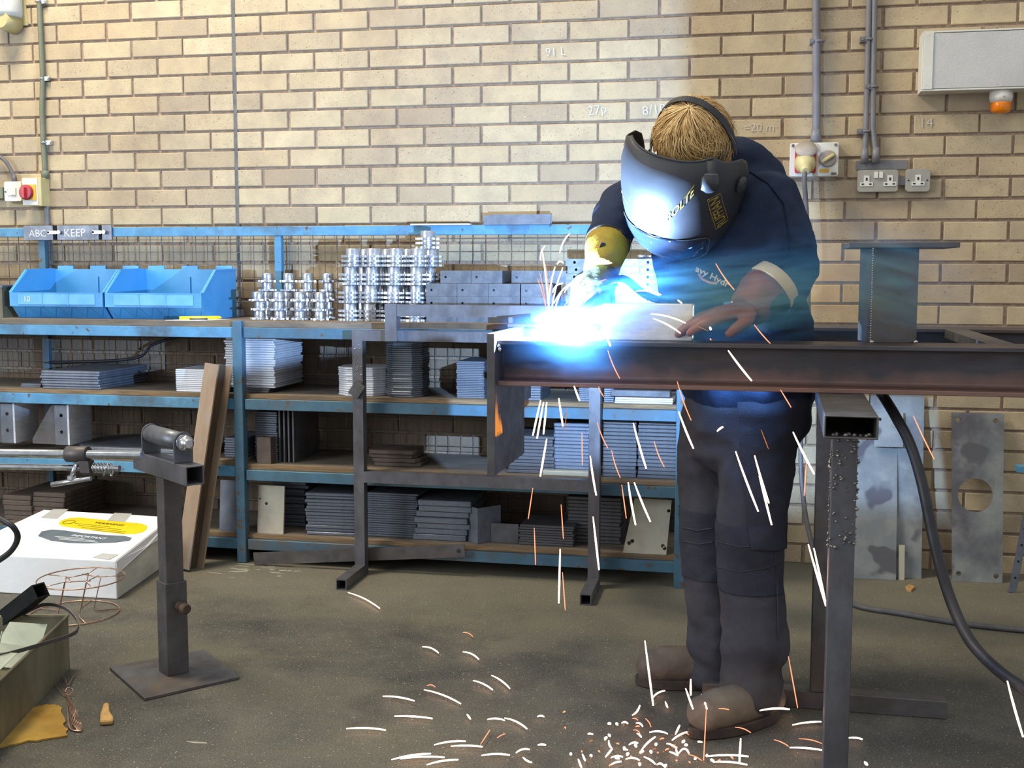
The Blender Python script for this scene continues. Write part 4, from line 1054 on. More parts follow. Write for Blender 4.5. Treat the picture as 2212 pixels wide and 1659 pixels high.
# ------------------------------------------------------------------ white wrapped box with two labels
def white_box():
    t = thing('wrapped_box', 'large white paper-wrapped box with yellow and grey labels on the floor', 'box', (-.42, -.73, 0))
    F0, F1, B1, B0 = V((-.715, -1.012, 0)), V((-.108, -.991, 0)), V((-.185, -.470, 0)), V((-.735, -.455, 0))
    T = [V((-.715, -1.012, .133)), V((-.108, -.991, .133)), V((-.185, -.470, .166)), V((-.735, -.455, .166))]
    bm = MB()
    lo = [bm.bm.verts.new(p + V((0, 0, .001))) for p in (F0, F1, B1, B0)]; hi = [bm.bm.verts.new(p) for p in T]
    bm.mi = 0; bm._f(hi); bm._f(lo[::-1])
    for k in range(4):
        bm.mi = 1 if k == 1 else 0
        bm._f([lo[k], lo[(k+1) % 4], hi[(k+1) % 4], hi[k]])
    bm.build('box', [M['paper'], M['paper_side']], t, .004, 2)
    n = (T[1]-T[0]).cross(T[3]-T[0]).normalized()
    if n.z < 0: n = -n
    p0 = T[0] + n*.0012
    def lab(nm, pix, m, dz=0):
        b = MB(); b.prism([onplane(x, y, p0 + n*dz, n) for x, y in pix], n*.0006); return b.build(nm, M[m], t)
    lab('yellow_label', [(126, 1131), (133, 1124), (150, 1119), (172, 1118), (232, 1124), (280, 1129), (305, 1131), (318, 1136), (318, 1143), (309, 1150), (290, 1154), (262, 1154), (215, 1148), (170, 1142), (135, 1137)], 'label_yellow')
    lab('grey_label', [(82, 1158), (90, 1148), (112, 1144), (140, 1146), (180, 1152), (230, 1156), (270, 1158), (285, 1162), (280, 1168), (250, 1172), (190, 1174), (150, 1173), (110, 1168)], 'label_grey')
    lab('tape_strip', [(247, 1108), (285, 1110), (270, 1128), (232, 1125)], 'tape')
    lab('tape_strip', [(115, 1100), (148, 1100), (122, 1121), (88, 1118)], 'tape')
    lab('tape_strip', [(200, 1204), (222, 1195), (256, 1198), (236, 1209)], 'tape')
    xd = (onplane(300, 1145, p0, n) - onplane(150, 1130, p0, n)).normalized(); yd = n.cross(xd)
    def wr(s, px, py, sz, m): text_mesh('lettering', s, sz, frame(onplane(px, py, p0 + n*.0010, n), xd, yd), M[m], t, .0002, bold=.0006)
    wr('WARNING', 236, 1132, .026, 'print_dark'); wr('IMPORTANT', 192, 1160, .026, 'print_white')
    for k, (px, py, wpx) in enumerate(((200, 1134, 62), (215, 1139, 76), (225, 1144, 78), (232, 1148, 60))):
        b = MB(); a = onplane(px-wpx*.62, py-wpx*.06, p0 + n*.001, n); c = onplane(px+wpx*.62, py+wpx*.065, p0 + n*.001, n); b.bar(a, c, .0032, .0004, n); b.build('print_line', M['print_dark'], t)
    for k, (px, py, wpx) in enumerate(((150, 1161, 62), (165, 1165, 80), (170, 1168, 84))):
        b = MB(); a = onplane(px-wpx*.5, py-wpx*.04, p0 + n*.001, n); c = onplane(px+wpx*.5, py+wpx*.04, p0 + n*.001, n); b.bar(a, c, .0040, .0004, n); b.build('print_line', M['print_white'], t)
    b = MB(); c = onplane(149, 1128, p0 + n*.001, n); b.tube([c + xd*(.022*math.cos(a*.42)) + yd*(.022*math.sin(a*.42)) for a in range(15)], .0014, 5, closed=True); b.build('round_symbol', M['print_dark'], t)
    # dented paper fold along the right-hand top edge
    b = MB(); b.prism([T[1] + V((.001, 0, -.004)), T[2] + V((.001, 0, -.004)), T[2] + V((.004, 0, -.055)), T[1].lerp(T[2], .5) + V((.008, 0, -.030)), T[1] + V((.003, 0, -.045))], (.0012, 0, 0)); b.build('paper_fold', M['paper'], t)
white_box()

# copper wire spool cage
def cage():
    t = thing('wire_spool_cage', 'empty copper-coloured wire spool cage on the floor before the white box', 'spool', (-.14, -1.17, 0))
    c = V((-.155, -1.165, 0)); R = .137; r = .0022
    tilt = V((0.03, 0, .118))
    for k, (o, rr) in enumerate(((V((0, 0, .004)), R), (tilt, R*.97))):
        b = MB(); b.tube([c + o + V((rr*math.cos(a*PI/24), rr*math.sin(a*PI/24), 0)) for a in range(48)], r, 6, closed=True); b.build('rim_ring', M['copper'], t)
    for k in range(5):
        a = k*2*PI/5 + .5; p = V((math.cos(a), math.sin(a), 0)); q = V((-p.y, p.x, 0))
        b = MB(); ri = .062; z0, z1 = V((0, 0, .005)), tilt
        b.tube([c + z0 + p*R, c + z0 + p*ri, c + z1*.1 + z0 + p*(ri-.004), c + z1 + p*(ri-.004), c + z1 + p*R*.96], r*.85, 6)
        b.tube([c + z1 + p*(ri-.004), c + z1 + p*ri*.5 + q*.02, c + z1 + q*.052], r*.8, 6)
        b.build('spoke_wire', M['copper'], t)
cage()

# trough with offcuts
def trough():
    a = V((.234, -.972, 0)).normalized()*-1; a = V((-.232, .973, 0)).normalized()
    # near corner N, far corner Fr of the right-hand long side
    N, Fr = V((.268, -2.115, 0)), V((.127, -1.625, 0)); l = (Fr-N).length; a = (Fr-N).normalized(); w = V((-a.y, a.x, 0)); W = .27; H = .150
    t = thing('tin_trough', 'greasy tin trough holding sheet offcuts at the bottom left', 'trough', (N+Fr)/2 + w*W/2)
    N = N - a*.25; l += .25
    th = .004
    def P(u, v, z): return N + a*u + w*v + V((0, 0, z))
    b = MB(); z0 = .001
    for (u0, u1, v0, v1, za, zb) in ((0, l, 0, th, z0, H), (0, l, W-th, W, z0, H), (l-th, l, th, W-th, z0, H), (0, th, th, W-th, z0, H), (th, l-th, th, W-th, z0, z0+th)):
        b.hexa([P(u0, v0, za), P(u1, v0, za), P(u1, v1, za), P(u0, v1, za), P(u0, v0, zb), P(u1, v0, zb), P(u1, v1, zb), P(u0, v1, zb)])
    b.build('body', M['trough'], t)
    b = MB(); b.tube([P(0, 0, H), P(l, 0, H), P(l, W, H), P(0, W, H)], .0045, 6, closed=True); b.build('rolled_rim', M['trough'], t)
    def off(nm, lab, pts, m='sheet'):
        b = MB(); pts = [P(*q) for q in pts]; n = (pts[1]-pts[0]).cross(pts[2]-pts[0]).normalized(); b.prism(pts, n*.0015); tag(b.build(nm, M[m]), lab, 'offcut', 'sheet offcuts in the trough')
    off('sheet_offcut', 'pale sheet offcut at the far end of the tin trough', [(l-.20, .02, .10), (l-.08, .03, .150), (l-.10, .12, .165), (l-.22, .13, .115)])
    off('sheet_offcut', 'large triangular pale sheet offcut in the tin trough', [(l-.34, .02, .12), (l-.22, .03, .135), (l-.24, .20, .17), (l-.36, .22, .15)])
    off('sheet_offcut', 'near pale sheet offcut leaning over the trough rim', [(l-.46, .02, .155), (l-.36, .01, .165), (l-.36, .12, .175), (l-.44, .14, .19)])
    b = MB(); pts = []
    for k in range(13):
        q = k/12; pts.append(P(l-.36-.02*math.sin(q*PI), .06-.015*q, .10+.12*q))
    b.tube(pts, .012, 8, flat=.15); tag(b.build('curled_offcut', M['sheet']), 'curled pale offcut standing at the left edge of the trough', 'offcut')
    b = MB(); rhs(b, at(88, 1275, -1.70), at(-70, 1398, -1.60), .040, .040, .003); tag(b.build('square_tube', M['void']), 'blackened square tube lying across the tin trough', 'tube')
    b = MB(); pts = bez([at(40, 1330, -1.66), at(95, 1306, -1.66), at(140, 1314, -1.68), at(165, 1338, -1.70), at(168, 1358, -1.74), at(152, 1372, -1.80), at(80, 1395, -1.90), at(-10, 1420, -2.02)], 8)
    for i in range(len(pts)-1):
        p, q = pts[i], pts[i+1]; b.bar(p, q + (q-p)*.08, .0022, .010, (0, -.25, 1))
    tag(b.build('band_strap', M['steel_dark']), 'dark steel strap looped over the tin trough', 'strap')
trough()
b = MB(); b.tube(bez([at(-30, 1105, -1.9), at(2, 1122, -1.9), at(28, 1138, -1.9), at(38, 1162, -1.88), at(22, 1192, -1.86), at(-20, 1222, -1.84)], 8), .0075, 8)
tag(b.build('rubber_hose', M['cable']), 'black hose looping in at the left edge', 'hose')

def outline(name, lab, cat, pix, z, th, m, jag=0.0):
    rnd = random.Random(len(name)); b = MB(); pts = []
    N = len(pix)
    for i in range(N):
        p, q = onz(*pix[i], z), onz(*pix[(i+1) % N], z)
        for k in range(5):
            c = p.lerp(q, k/5) + V((rnd.uniform(-jag, jag), rnd.uniform(-jag, jag), 0)); pts.append(c)
    b.prism(pts, (0, 0, th)); return tag(b.build(name, M[m]), lab, cat)
outline('card_scrap', 'torn ochre card lying on the floor by the trough', 'card', [(-10, 1618), (60, 1604), (144, 1592), (140, 1560), (130, 1526), (100, 1524), (72, 1530), (40, 1556), (-10, 1590)], .0008, .004, 'brown_card', .004)
b = MB()
pp = [onz(235, 1572, 0), onz(218, 1568, 0), onz(216, 1552, 0), onz(222, 1545, 0)]
b.prism([onz(216, 1568, .001), onz(244, 1566, .001), onz(245, 1556, .001), onz(237, 1545, .001), onz(235, 1526, .001), onz(224, 1528, .001), onz(217, 1550, .001)], (0, 0, .012))
tag(b.build('wood_splinter', M['wood'], None, .003), 'broken wood splinter on the floor right of the copper wire bundle', 'splinter')
b = MB()
for k in range(6):
    a = k*.5; o = k*2.2
    b.tube(bez([onz(142, 1500, .012), onz(150+o, 1530, .02+.004*k), onz(156+o*1.6, 1560, .012), onz(166+o*.8, 1576+.5*k, .004), onz(152-o*.3, 1572, .004), onz(146, 1530, .012), onz(143, 1500, .012)], 5), .0011, 5)
b.tube(bez([onz(143, 1500, .012), onz(128, 1490, .01), onz(118, 1470, .006), onz(126, 1458, .006), onz(140, 1464, .01), onz(146, 1480, .012), onz(160, 1458, .006)], 5), .0011, 5)
b.tube(bez([onz(140, 1496, .014), onz(146, 1486, .022), onz(158, 1490, .016), onz(148, 1502, .01), onz(138, 1492, .014)], 5), .0016, 5)
tag(b.build('wire_bundle', M['copper']), 'twisted bundle of copper wire on the floor beside the trough', 'wire')
outline('chip', 'small pale chip on the floor near the wall, right', 'chip', [(1955, 1272), (1964, 1267), (1976, 1271), (1968, 1279), (1960, 1278)], .0005, .008, 'wood')
outline('swarf_sliver', 'pale sliver of swarf on the floor right of the card', 'swarf', [(402, 1602), (446, 1604), (448, 1607), (420, 1606)], .0004, .001, 'plate_pale')

# cables at the right
b = MB(); b.tube(bez([at(1903, 850, -1.545), at(1912, 862, -1.60), at(1935, 900, -1.66), at(1966, 960, -1.70), at(1992, 1045, -1.74), at(2018, 1170, -1.78), at(2048, 1280, -1.84), at(2088, 1372, -1.92), at(2140, 1434, -2.0), at(2215, 1490, -2.1), at(2290, 1530, -2.15)], 8), .012, 12)
tag(b.build('welding_cable', M['cable']), 'thick black welding cable hanging from the beam to the right', 'cable')
b = MB(); pl = [V((2.104, -.145, 1.438)), V((2.103, -.155, 1.40)), V((2.112, -.15, 1.30)), V((2.125, -.15, 1.1)), V((2.125, -.15, .8)), V((2.115, -.16, .62)), V((2.112, -.18, .5)), V((2.118, -.22, .35)), V((2.14, -.25, .2)), V((2.18, -.28, .075)), V((2.23, -.33, .010)), onz(1845, 1306, .009), onz(1950, 1326, .009), onz(2100, 1350, .009), onz(2260, 1366, .009)]
b.tube(bez(pl, 8), .0085, 10)
tag(b.build('power_cable', M['cable_grey']), 'grey power cable from the red plug down onto the floor', 'cable')
# ------------------------------------------------------------------ the welder
from mathutils.bvhtree import BVHTree
from mathutils import Euler
_cm = Matrix.Rotation(YAW, 3, 'Z') @ Matrix.Rotation(PI/2 + PITCH, 3, 'X')
def CF(r, u, t): return (_cm @ V((r, u, t))).normalized()

def ellring(b, c, ax, ay, n=22):
    return [b.bm.verts.new(V(c) + V(ax)*math.cos(2*PI*i/n) + V(ay)*math.sin(2*PI*i/n)) for i in range(n)]
def loft(b, rings, n=22):
    """rings: list of (centre, half-axis vector, half-axis vector); closed with rounded ends"""
    out = []
    def cap(r, q, rev):
        c, ax, ay = r; d = (V(c) - V(q[0])); d = d.normalized()*min(V(ax).length, V(ay).length)*.75
        res = []
        for k in (1, 2, 3):
            a = PI/2*k/3.4; res.append((V(c) + d*math.sin(a), V(ax)*math.cos(a), V(ay)*math.cos(a)))
        return res[::-1] if rev else res
    seq = cap(rings[0], rings[1], True) + list(rings) + cap(rings[-1], rings[-2], False)
    rs = [ellring(b, *r, n=n) for r in seq]
    for i in range(len(rs)-1): b.skin(rs[i], rs[i+1])
    b._f(rs[0][::-1]); b._f(rs[-1])
def limb(b, pts, n=16):
    """pts: list of (point, radius): a tapering round limb"""
    P = [V(p) for p, r in pts]; rings = []; ref = V((.3, .2, 1))
    for i, (p, r) in enumerate(pts):
        d = (P[min(i+1, len(P)-1)] - P[max(i-1, 0)]).normalized()
        a = (ref - d*ref.dot(d))
        if a.length < .1: a = d.orthogonal()
        a.normalize(); ref = a; c = d.cross(a); rings.append((P[i], a*r, c*r))
    loft(b, rings, n)
def fuse(b, voxel, name, m, parent, it=3, disp=None, dec=None):
    bmesh.ops.recalc_face_normals(b.bm, faces=b.bm.faces)
    me = bpy.data.meshes.new('t'); b.bm.to_mesh(me); b.bm.free()
    o = bpy.data.objects.new('t', me); COL.objects.link(o)
    md = o.modifiers.new('r', 'REMESH'); md.mode = 'VOXEL'; md.voxel_size = voxel; md.use_smooth_shade = True
    dg = bpy.context.evaluated_depsgraph_get()
    nm = bpy.data.meshes.new_from_object(o.evaluated_get(dg))
    bpy.data.objects.remove(o); bpy.data.meshes.remove(me)
    bm = bmesh.new(); bm.from_mesh(nm); bpy.data.meshes.remove(nm)
    for _ in range(it): bmesh.ops.smooth_vert(bm, verts=bm.verts, factor=.5, use_axis_x=True, use_axis_y=True, use_axis_z=True)
    bm.normal_update()
    if disp:
        mv = [(v, v.normal.copy()*disp(v.co)) for v in bm.verts]
        for v, d in mv: v.co += d
        bmesh.ops.smooth_vert(bm, verts=bm.verts, factor=.3, use_axis_x=True, use_axis_y=True, use_axis_z=True)
    off = ROOT.get(parent.name)
    world = bm.copy()
    bmesh.ops.translate(bm, verts=bm.verts, vec=-off)
    for f in bm.faces: f.smooth = True
    me = bpy.data.meshes.new(name); bm.to_mesh(me); bm.free(); me.materials.append(m)
    o = bpy.data.objects.new(name, me); COL.objects.link(o); o.parent = parent; ROOT[o.name] = off
    return o, world
def patch(world, pred, offset, name, m, parent, thick=.0015):
    """a cloth panel lying on a garment: the faces that satisfy pred, lifted by offset"""
    bm = world.copy(); bm.normal_update()
    bmesh.ops.delete(bm, geom=[f for f in bm.faces if not pred(f.calc_center_median(), f.normal)], context='FACES')
    if not bm.faces: bm.free(); return None
    bm.normal_update()
    for v, n in [(v, v.normal.copy()) for v in bm.verts]: v.co += n*offset
    r = bmesh.ops.extrude_face_region(bm, geom=list(bm.faces))
    bm.normal_update()
    vs = [e for e in r['geom'] if isinstance(e, bmesh.types.BMVert)]
    for v, n in [(v, v.normal.copy()) for v in vs]: v.co += n*thick
    bmesh.ops.recalc_face_normals(bm, faces=bm.faces)
    off = ROOT.get(parent.name); bmesh.ops.translate(bm, verts=bm.verts, vec=-off)
    for f in bm.faces: f.smooth = True
    me = bpy.data.meshes.new(name); bm.to_mesh(me); bm.free(); me.materials.append(m)
    o = bpy.data.objects.new(name, me); COL.objects.link(o); o.parent = parent; ROOT[o.name] = off
    return o
def ridged(p, f, a, st=(1, 1, 1), seed=0.0):
    q = V((p.x*st[0], p.y*st[1], p.z*st[2]))*f + V((seed, seed*1.7, -seed))
    return a*(.55 - abs(noise.noise(q))*1.6) + a*.4*noise.noise(q*2.3)

PER = thing('person', 'person in navy sweatshirt and black helmet bending over the beam welding', 'person', (1.86, -1.5, 0))
FW = V((-.75, -.66, 0)).normalized(); LF = V((.66, -.75, 0)).normalized()   # where the chest faces / the welder's left
UPz = V((0, 0, 1))

hipC = at(1612, 850, -1.36)
def jacket():
    b = MB()
    sp = [((1618, 838, -1.36), .188, .158), ((1612, 790, -1.36), .196, .164), ((1603, 720, -1.37), .196, .160), ((1575, 640, -1.40), .198, .158), ((1563, 550, -1.42), .208, .158), ((1572, 475, -1.42), .212, .148), ((1590, 415, -1.42), .185, .118), ((1592, 378, -1.45), .105, .090), ((1572, 352, -1.49), .078, .074)]
    pts = [at(*q) for q, w, d in sp]; rings = []
    for i, (q, w, d) in enumerate(sp):
        ax = (pts[min(i+1, len(pts)-1)] - pts[max(i-1, 0)]).normalized()
        f = (FW - ax*FW.dot(ax)).normalized(); l = (LF - ax*LF.dot(ax)).normalized()
        rings.append((pts[i], l*w, f*d))
    loft(b, rings, 28)
    limb(b, [(at(1600, 430, -1.45), .10), (at(1660, 448, -1.54), .088), (at(1692, 530, -1.53), .076), (at(1708, 596, -1.49), .068), (at(1690, 622, -1.54), .064), (at(1652, 640, -1.60), .060)])
    limb(b, [(at(1560, 430, -1.40), .10), (at(1455, 428, -1.28), .084), (at(1390, 430, -1.31), .070), (at(1346, 442, -1.36), .060), (at(1328, 480, -1.41), .062), (at(1314, 522, -1.465), .056)])
    limb(b, [(at(1640, 352, -1.42), .045), (at(1612, 358, -1.44), .06), (at(1585, 372, -1.50), .055)])     # thick folded collar behind the neck
    def disp(p):
        d = ridged(p, 7.5, .007, (1, 1, 1.7)) + ridged(p, 17, .0022, (1.2, 1, 1.6), 3.1)
        return d
    return fuse(b, .0085, 'sweatshirt', M['navy'], PER, 3, disp)
JK, JW = jacket()
tree = BVHTree.FromBMesh(JW)
def hit(px, py, tr=None):
    d = ray(px, py).normalized(); r = (tr or tree).ray_cast(V(CAM), d)
    return r[0], r[1]
# seams of the sweatshirt, laid along its surface
def seam(pix, tr, name, m, parent, r=.0022, off=.001):
    pts = []
    for i in range(len(pix)-1):
        for k in range(8):
            x = pix[i][0] + (pix[i+1][0]-pix[i][0])*k/8; y = pix[i][1] + (pix[i+1][1]-pix[i][1])*k/8
            h = hit(x, y, tr)
            if h[0] is not None: pts.append(h[0] + h[1]*off)
    if len(pts) < 3: return
    b = MB(); b.tube(pts, r, 5); b.build(name, m, parent)
seam([(1620, 372), (1660, 398), (1692, 440), (1702, 500), (1700, 560)], tree, 'sleeve_seam', M['navy_seam'], JK)
seam([(1700, 562), (1728, 552), (1748, 566)], tree, 'sleeve_seam', M['navy_seam'], JK)
def cuffring(p0, p1, r0, r1, name, m, parent):
    b = MB(); b.lathe(p0, V(p1)-V(p0), [(r0*.9, -.002), (r0, 0), (r1, (V(p1)-V(p0)).length), (r1*.85, (V(p1)-V(p0)).length+.002)], 24); return b.build(name, m, parent)
h = hit(1540, 596)
if h[0] is not None:
    n = h[1]; xd = (V((_cm @ V((1, -.32, 0)))) ); mm = frame(h[0] + n*.004, xd - n*xd.dot(n), n.cross(xd))
    text_mesh('badge_lettering', 'avy Hydr', .024, mm, M['white_plastic'], JK, .0006, bold=.0005)
    seam([(1510, 590), (1518, 602), (1534, 610), (1552, 612)], tree, 'badge_edge', M['badge'], JK, .0035, .002)

def trousers():
    b = MB()
    hc = at(1612, 872, -1.36)
    loft(b, [(at(1612, 800, -1.36), LF*.168, FW*.135), (at(1612, 850, -1.36), LF*.178, FW*.142), (at(1608, 915, -1.37), LF*.180, FW*.140), (at(1600, 950, -1.38), LF*.165, FW*.12)], 26)
    limb(b, [(at(1640, 890, -1.43), .100), (at(1634, 1000, -1.455), .090), (at(1622, 1100, -1.49), .083), (at(1619, 1180, -1.52), .081), (at(1622, 1260, -1.54), .078), (at(1628, 1340, -1.56), .078), (at(1632, 1395, -1.575), .080), (at(1626, 1450, -1.585), .072), (at(1622, 1512, -1.595), .074)], 20)
    limb(b, [(at(1552, 890, -1.31), .098), (at(1533, 1000, -1.33), .086), (at(1533, 1100, -1.355), .078), (at(1534, 1180, -1.37), .076), (at(1540, 1280, -1.385), .070), (at(1545, 1350, -1.39), .068), (at(1545, 1400, -1.395), .072), (at(1540, 1450, -1.40), .066)], 20)
    def disp(p):
        k = max(0, min(1, (.42-p.z)/.35))
        return ridged(p, 8, .005 + .006*k, (1, 1, 1.6 + k), 5.0) + ridged(p, 20, .0018, (1, 1, 1.5), 1.0)
    return fuse(b, .0085, 'trousers', M['trouser'], PER, 3, disp)
TR, TW = trousers()
nl = at(1619, 1180, -1.52); fl_ = at(1534, 1180, -1.37)
fdir = V((-.62, -.78, 0)).normalized()
mid = (nl + fl_)/2; sep = V((nl.x-fl_.x, nl.y-fl_.y, 0)).normalized()
def cutpatch(planes, offset, name, m, thick):
    bm = TW.copy()
    for co, no in planes:
        bmesh.ops.bisect_plane(bm, geom=list(bm.verts)+list(bm.edges)+list(bm.faces), plane_co=co, plane_no=no, clear_inner=True)
    r = patch(bm, lambda c, n: True, offset, name, m, TR, thick); bm.free(); return r
cutpatch([((0, 0, .315), (0, 0, 1)), ((0, 0, .475), (0, 0, -1)), (mid, sep), (nl - fdir*.012, fdir)], .001, 'knee_pad', M['trouser_pad'], .0015)
cutpatch([((0, 0, .30), (0, 0, 1)), ((0, 0, .475), (0, 0, -1)), (mid, -sep), (fl_ - fdir*.012, fdir)], .001, 'knee_pad', M['trouser_pad'], .0015)
ttree = BVHTree.FromBMesh(TW)
cutpatch([((0, 0, .66), (.12, 0, 1)), ((0, 0, .86), (0, 0, -1)), (at(1592, 900, -1.5), (1, .25, .05)), (at(1640, 900, -1.46), (.3, -.95, 0))], .004, 'holster_pocket', M['trouser_pad'], .003)
h = hit(1690, 1028, ttree)
if h[0] is not None:
    n = h[1]; xd = _cm @ V((1, 0, 0)); mm = frame(h[0] + n*.001, xd - n*xd.dot(n), n.cross(xd))
    b = MB(); b.box(-.012, .016, -.008, .008, 0, .0015, mm); b.build('fabric_tab', M['brown_card'], TR)
for pix in ([(1552, 1170), (1600, 1182), (1650, 1180), (1684, 1165)], [(1552, 1225), (1600, 1235), (1650, 1228), (1688, 1215)], [(1668, 1110), (1676, 1250), (1680, 1400)], [(1478, 1140), (1510, 1146), (1545, 1140)], [(1478, 1168), (1510, 1176), (1545, 1170)]):
    seam(pix, ttree, 'seam_stitching', M['trouser'], TR, .0014, .0035)

def boot(toe, heel, name, ank):
    toe, heel = V((toe.x, toe.y, 0)), V((heel.x, heel.y, 0)); d = (toe-heel).normalized(); L = (toe-heel).length; s = V((-d.y, d.x, 0)); z = UPz
    def Q(u, zz): return heel + d*(u*L) + z*zz
    b = MB()
    loft(b, [(Q(.10, .055), s*.036, z*.035), (Q(.25, .058), s*.040, z*.045), (Q(.5, .056), s*.044, z*.050), (Q(.70, .056), s*.050, z*.048), (Q(.86, .052), s*.046, z*.042)], 20)
    limb(b, [(Q(.34, .06), .042), (Q(.33, .08).lerp(ank, .4), .042), (ank, .040), (ank + V((0, 0, .04)), .038)])
    o, w = fuse(b, .006, 'boot', M['boot'], PER, 2, lambda p: .0022*noise.noise(p*28) + ridged(p, 24, .0014))
    b = MB(); pts = []
    for k in range(28):
        a = 2*PI*k/28; u = .5 + .5*math.cos(a); wd = .046*(.80 + .28*math.sin(min(1, max(0, u))*PI*.62))
        pts.append(heel + d*(L*(.03 + .96*u)) + s*(wd*math.sin(a)*1.02*(1 if abs(math.cos(a)) < .97 else .9)))
    b.prism([p + z*.0008 for p in pts], z*.026); b.build('sole', M['boot_sole'], o, .003)
    for k in range(4):
        u = .42 + .07*k; c = Q(u, .088 - .006*k); b = MB(); b.tube([c - s*.028 - z*.012, c + z*.008, c + s*.028 - z*.012], .0028, 5); b.build('lace', M['boot_sole'], o)
boot(onz(1486, 1596, 0), onz(1688, 1548, 0), 'boot', at(1624, 1490, -1.592))
boot(onz(1370, 1478, 0), onz(1580, 1482, 0), 'boot', at(1541, 1440, -1.40))

# ------------------------------------------------------------------ head, hair, helmet
Fh = CF(-.50, -.72, .42); Lh = CF(.84, -.33, .43); Uh = Fh.cross(Lh).normalized(); Lh = Uh.cross(Fh).normalized()
HC = at(1482, 382, -1.60)                       # helmet centre
HD = HC - Fh*.035 + Uh*.052                     # head centre
def hp(f, l, u): return HD + Fh*f + Lh*l + Uh*u
b = MB()
loft(b, [(hp(.005, 0, -.105), Lh*.052, Fh*.060), (hp(.012, 0, -.07), Lh*.062, Fh*.078), (hp(.008, 0, -.02), Lh*.073, Fh*.090), (hp(0, 0, .03), Lh*.076, Fh*.094), (hp(-.004, 0, .06), Lh*.066, Fh*.084), (hp(-.006, 0, .078), Lh*.045, Fh*.058)], 24)
limb(b, [(hp(-.02, 0, -.06), .055), (at(1560, 372, -1.50), .056), (at(1585, 410, -1.44), .075)])
limb(b, [(hp(.085, 0, -.01), .010), (hp(.104, 0, -.030), .012), (hp(.098, 0, -.042), .013)], 10)               # nose
for s in (-1, 1):
    limb(b, [(hp(.088, s*.024, .008), .010), (hp(.090, s*.040, .006), .009)], 8)                                 # brow ridge
    limb(b, [(hp(-.012, s*.074, .005), .012), (hp(-.018, s*.082, -.012), .013), (hp(-.010, s*.074, -.034), .009)], 8)   # ear
limb(b, [(hp(.090, -.018, -.068), .007), (hp(.094, 0, -.068), .009), (hp(.090, .018, -.068), .007)], 8)         # lips
# the slim body under the clothes, one surface with the head
limb(b, [(at(1585, 410, -1.44), .075), (at(1565, 540, -1.42), .10), (at(1590, 700, -1.375), .10), (at(1608, 850, -1.36), .10)])
limb(b, [(at(1640, 890, -1.43), .06), (at(1619, 1180, -1.52), .05), (at(1626, 1480, -1.59), .04)])
limb(b, [(at(1552, 890, -1.31), .06), (at(1534, 1180, -1.37), .05), (at(1540, 1440, -1.40), .04)])
limb(b, [(at(1585, 425, -1.44), .06), (at(1660, 448, -1.54), .05), (at(1706, 592, -1.50), .04), (at(1645, 645, -1.605), .034)])
limb(b, [(at(1585, 425, -1.42), .06), (at(1455, 428, -1.28), .05), (at(1348, 442, -1.36), .036), (at(1312, 535, -1.465), .032)])
limb(b, [(at(1608, 850, -1.36), .09), (at(1640, 890, -1.43), .06)]); limb(b, [(at(1608, 850, -1.36), .09), (at(1552, 890, -1.31), .06)])
body, BW = fuse(b, .007, 'body', M['skin'], PER, 2)
for s in (-1, 1):
    b = MB(); c = hp(.083, s*.031, -.008); b.lathe(c, Fh, [(.002, -.010), (.011, -.004), (.011, .0), (.006, .006)], 12); b.build('eye', M['white_plastic'], body)

rnd = random.Random(11)
def skull(th, ph, k=1.0):
    """th: angle from the crown, ph: azimuth about the head axis from the face to the welder's left"""
    return hp(.100*k*math.sin(th)*math.cos(ph) - .006, .086*k*math.sin(th)*math.sin(ph), .110*k*math.cos(th) + .004)
b = MB()
rows = []
for i in range(14):
    th = .05 + i*1.62/13
    row = []
    for j in range(40):
        ph = 2*PI*j/40
        lim = 1.0 if math.cos(ph) < .2 else (.80 if math.cos(ph) < .8 else .70)
        p = skull(th*lim, ph, 1.05 + .035*noise.noise(V((ph*2.2, th*4, 1.3))))
        row.append(b.bm.verts.new(p))
    rows.append(row)
b.smooth = True
for i in range(13): b.skin(rows[i], rows[i+1])
b._f(rows[0][::-1])
HAIR = b.build('hair', [M['hair'], M['hair2']], PER)
def strands(n, m, name, k0, k1, seed, len0=.7, len1=1.25, r0=.0013):
    rn = random.Random(seed); b = MB()
    wc = V((.0, .0))
    for q in range(n):
        ph = rn.uniform(0, 2*PI); th0 = rn.uniform(.0, .9)**1.2; ln = rn.uniform(len0, len1); sw = .45*math.sin(ph*2+1) + rn.uniform(-.4, .5)
        th1 = min(th0 + ln, 1.58 if math.cos(ph) < .3 else 1.16 + rn.uniform(-.12, .14)); pts = []; rad = []
        k = rn.uniform(k0, k1); wild = rn.uniform(-.02, .13)*(1 if rn.random() < .6 else 1.8)
        for i in range(7):
            t = i/6; th = th0 + (th1-th0)*t
            lift = .05*math.sin(t*PI) + wild*t*t
            p = skull(th, ph + sw*t*t, k + lift*.5) ; pts.append(p); rad.append(r0*(1.1 - .8*t))
        b.tube(pts, r0, 4, rad=rad, cap=False)
    for f in b.bm.faces: f.smooth = True
    b.build(name, M[m], HAIR, normals=False)
strands(420, 'hair', 'hair_strands', 1.05, 1.10, 1)
strands(260, 'hair2', 'hair_strands', 1.07, 1.13, 2, r0=.0011)

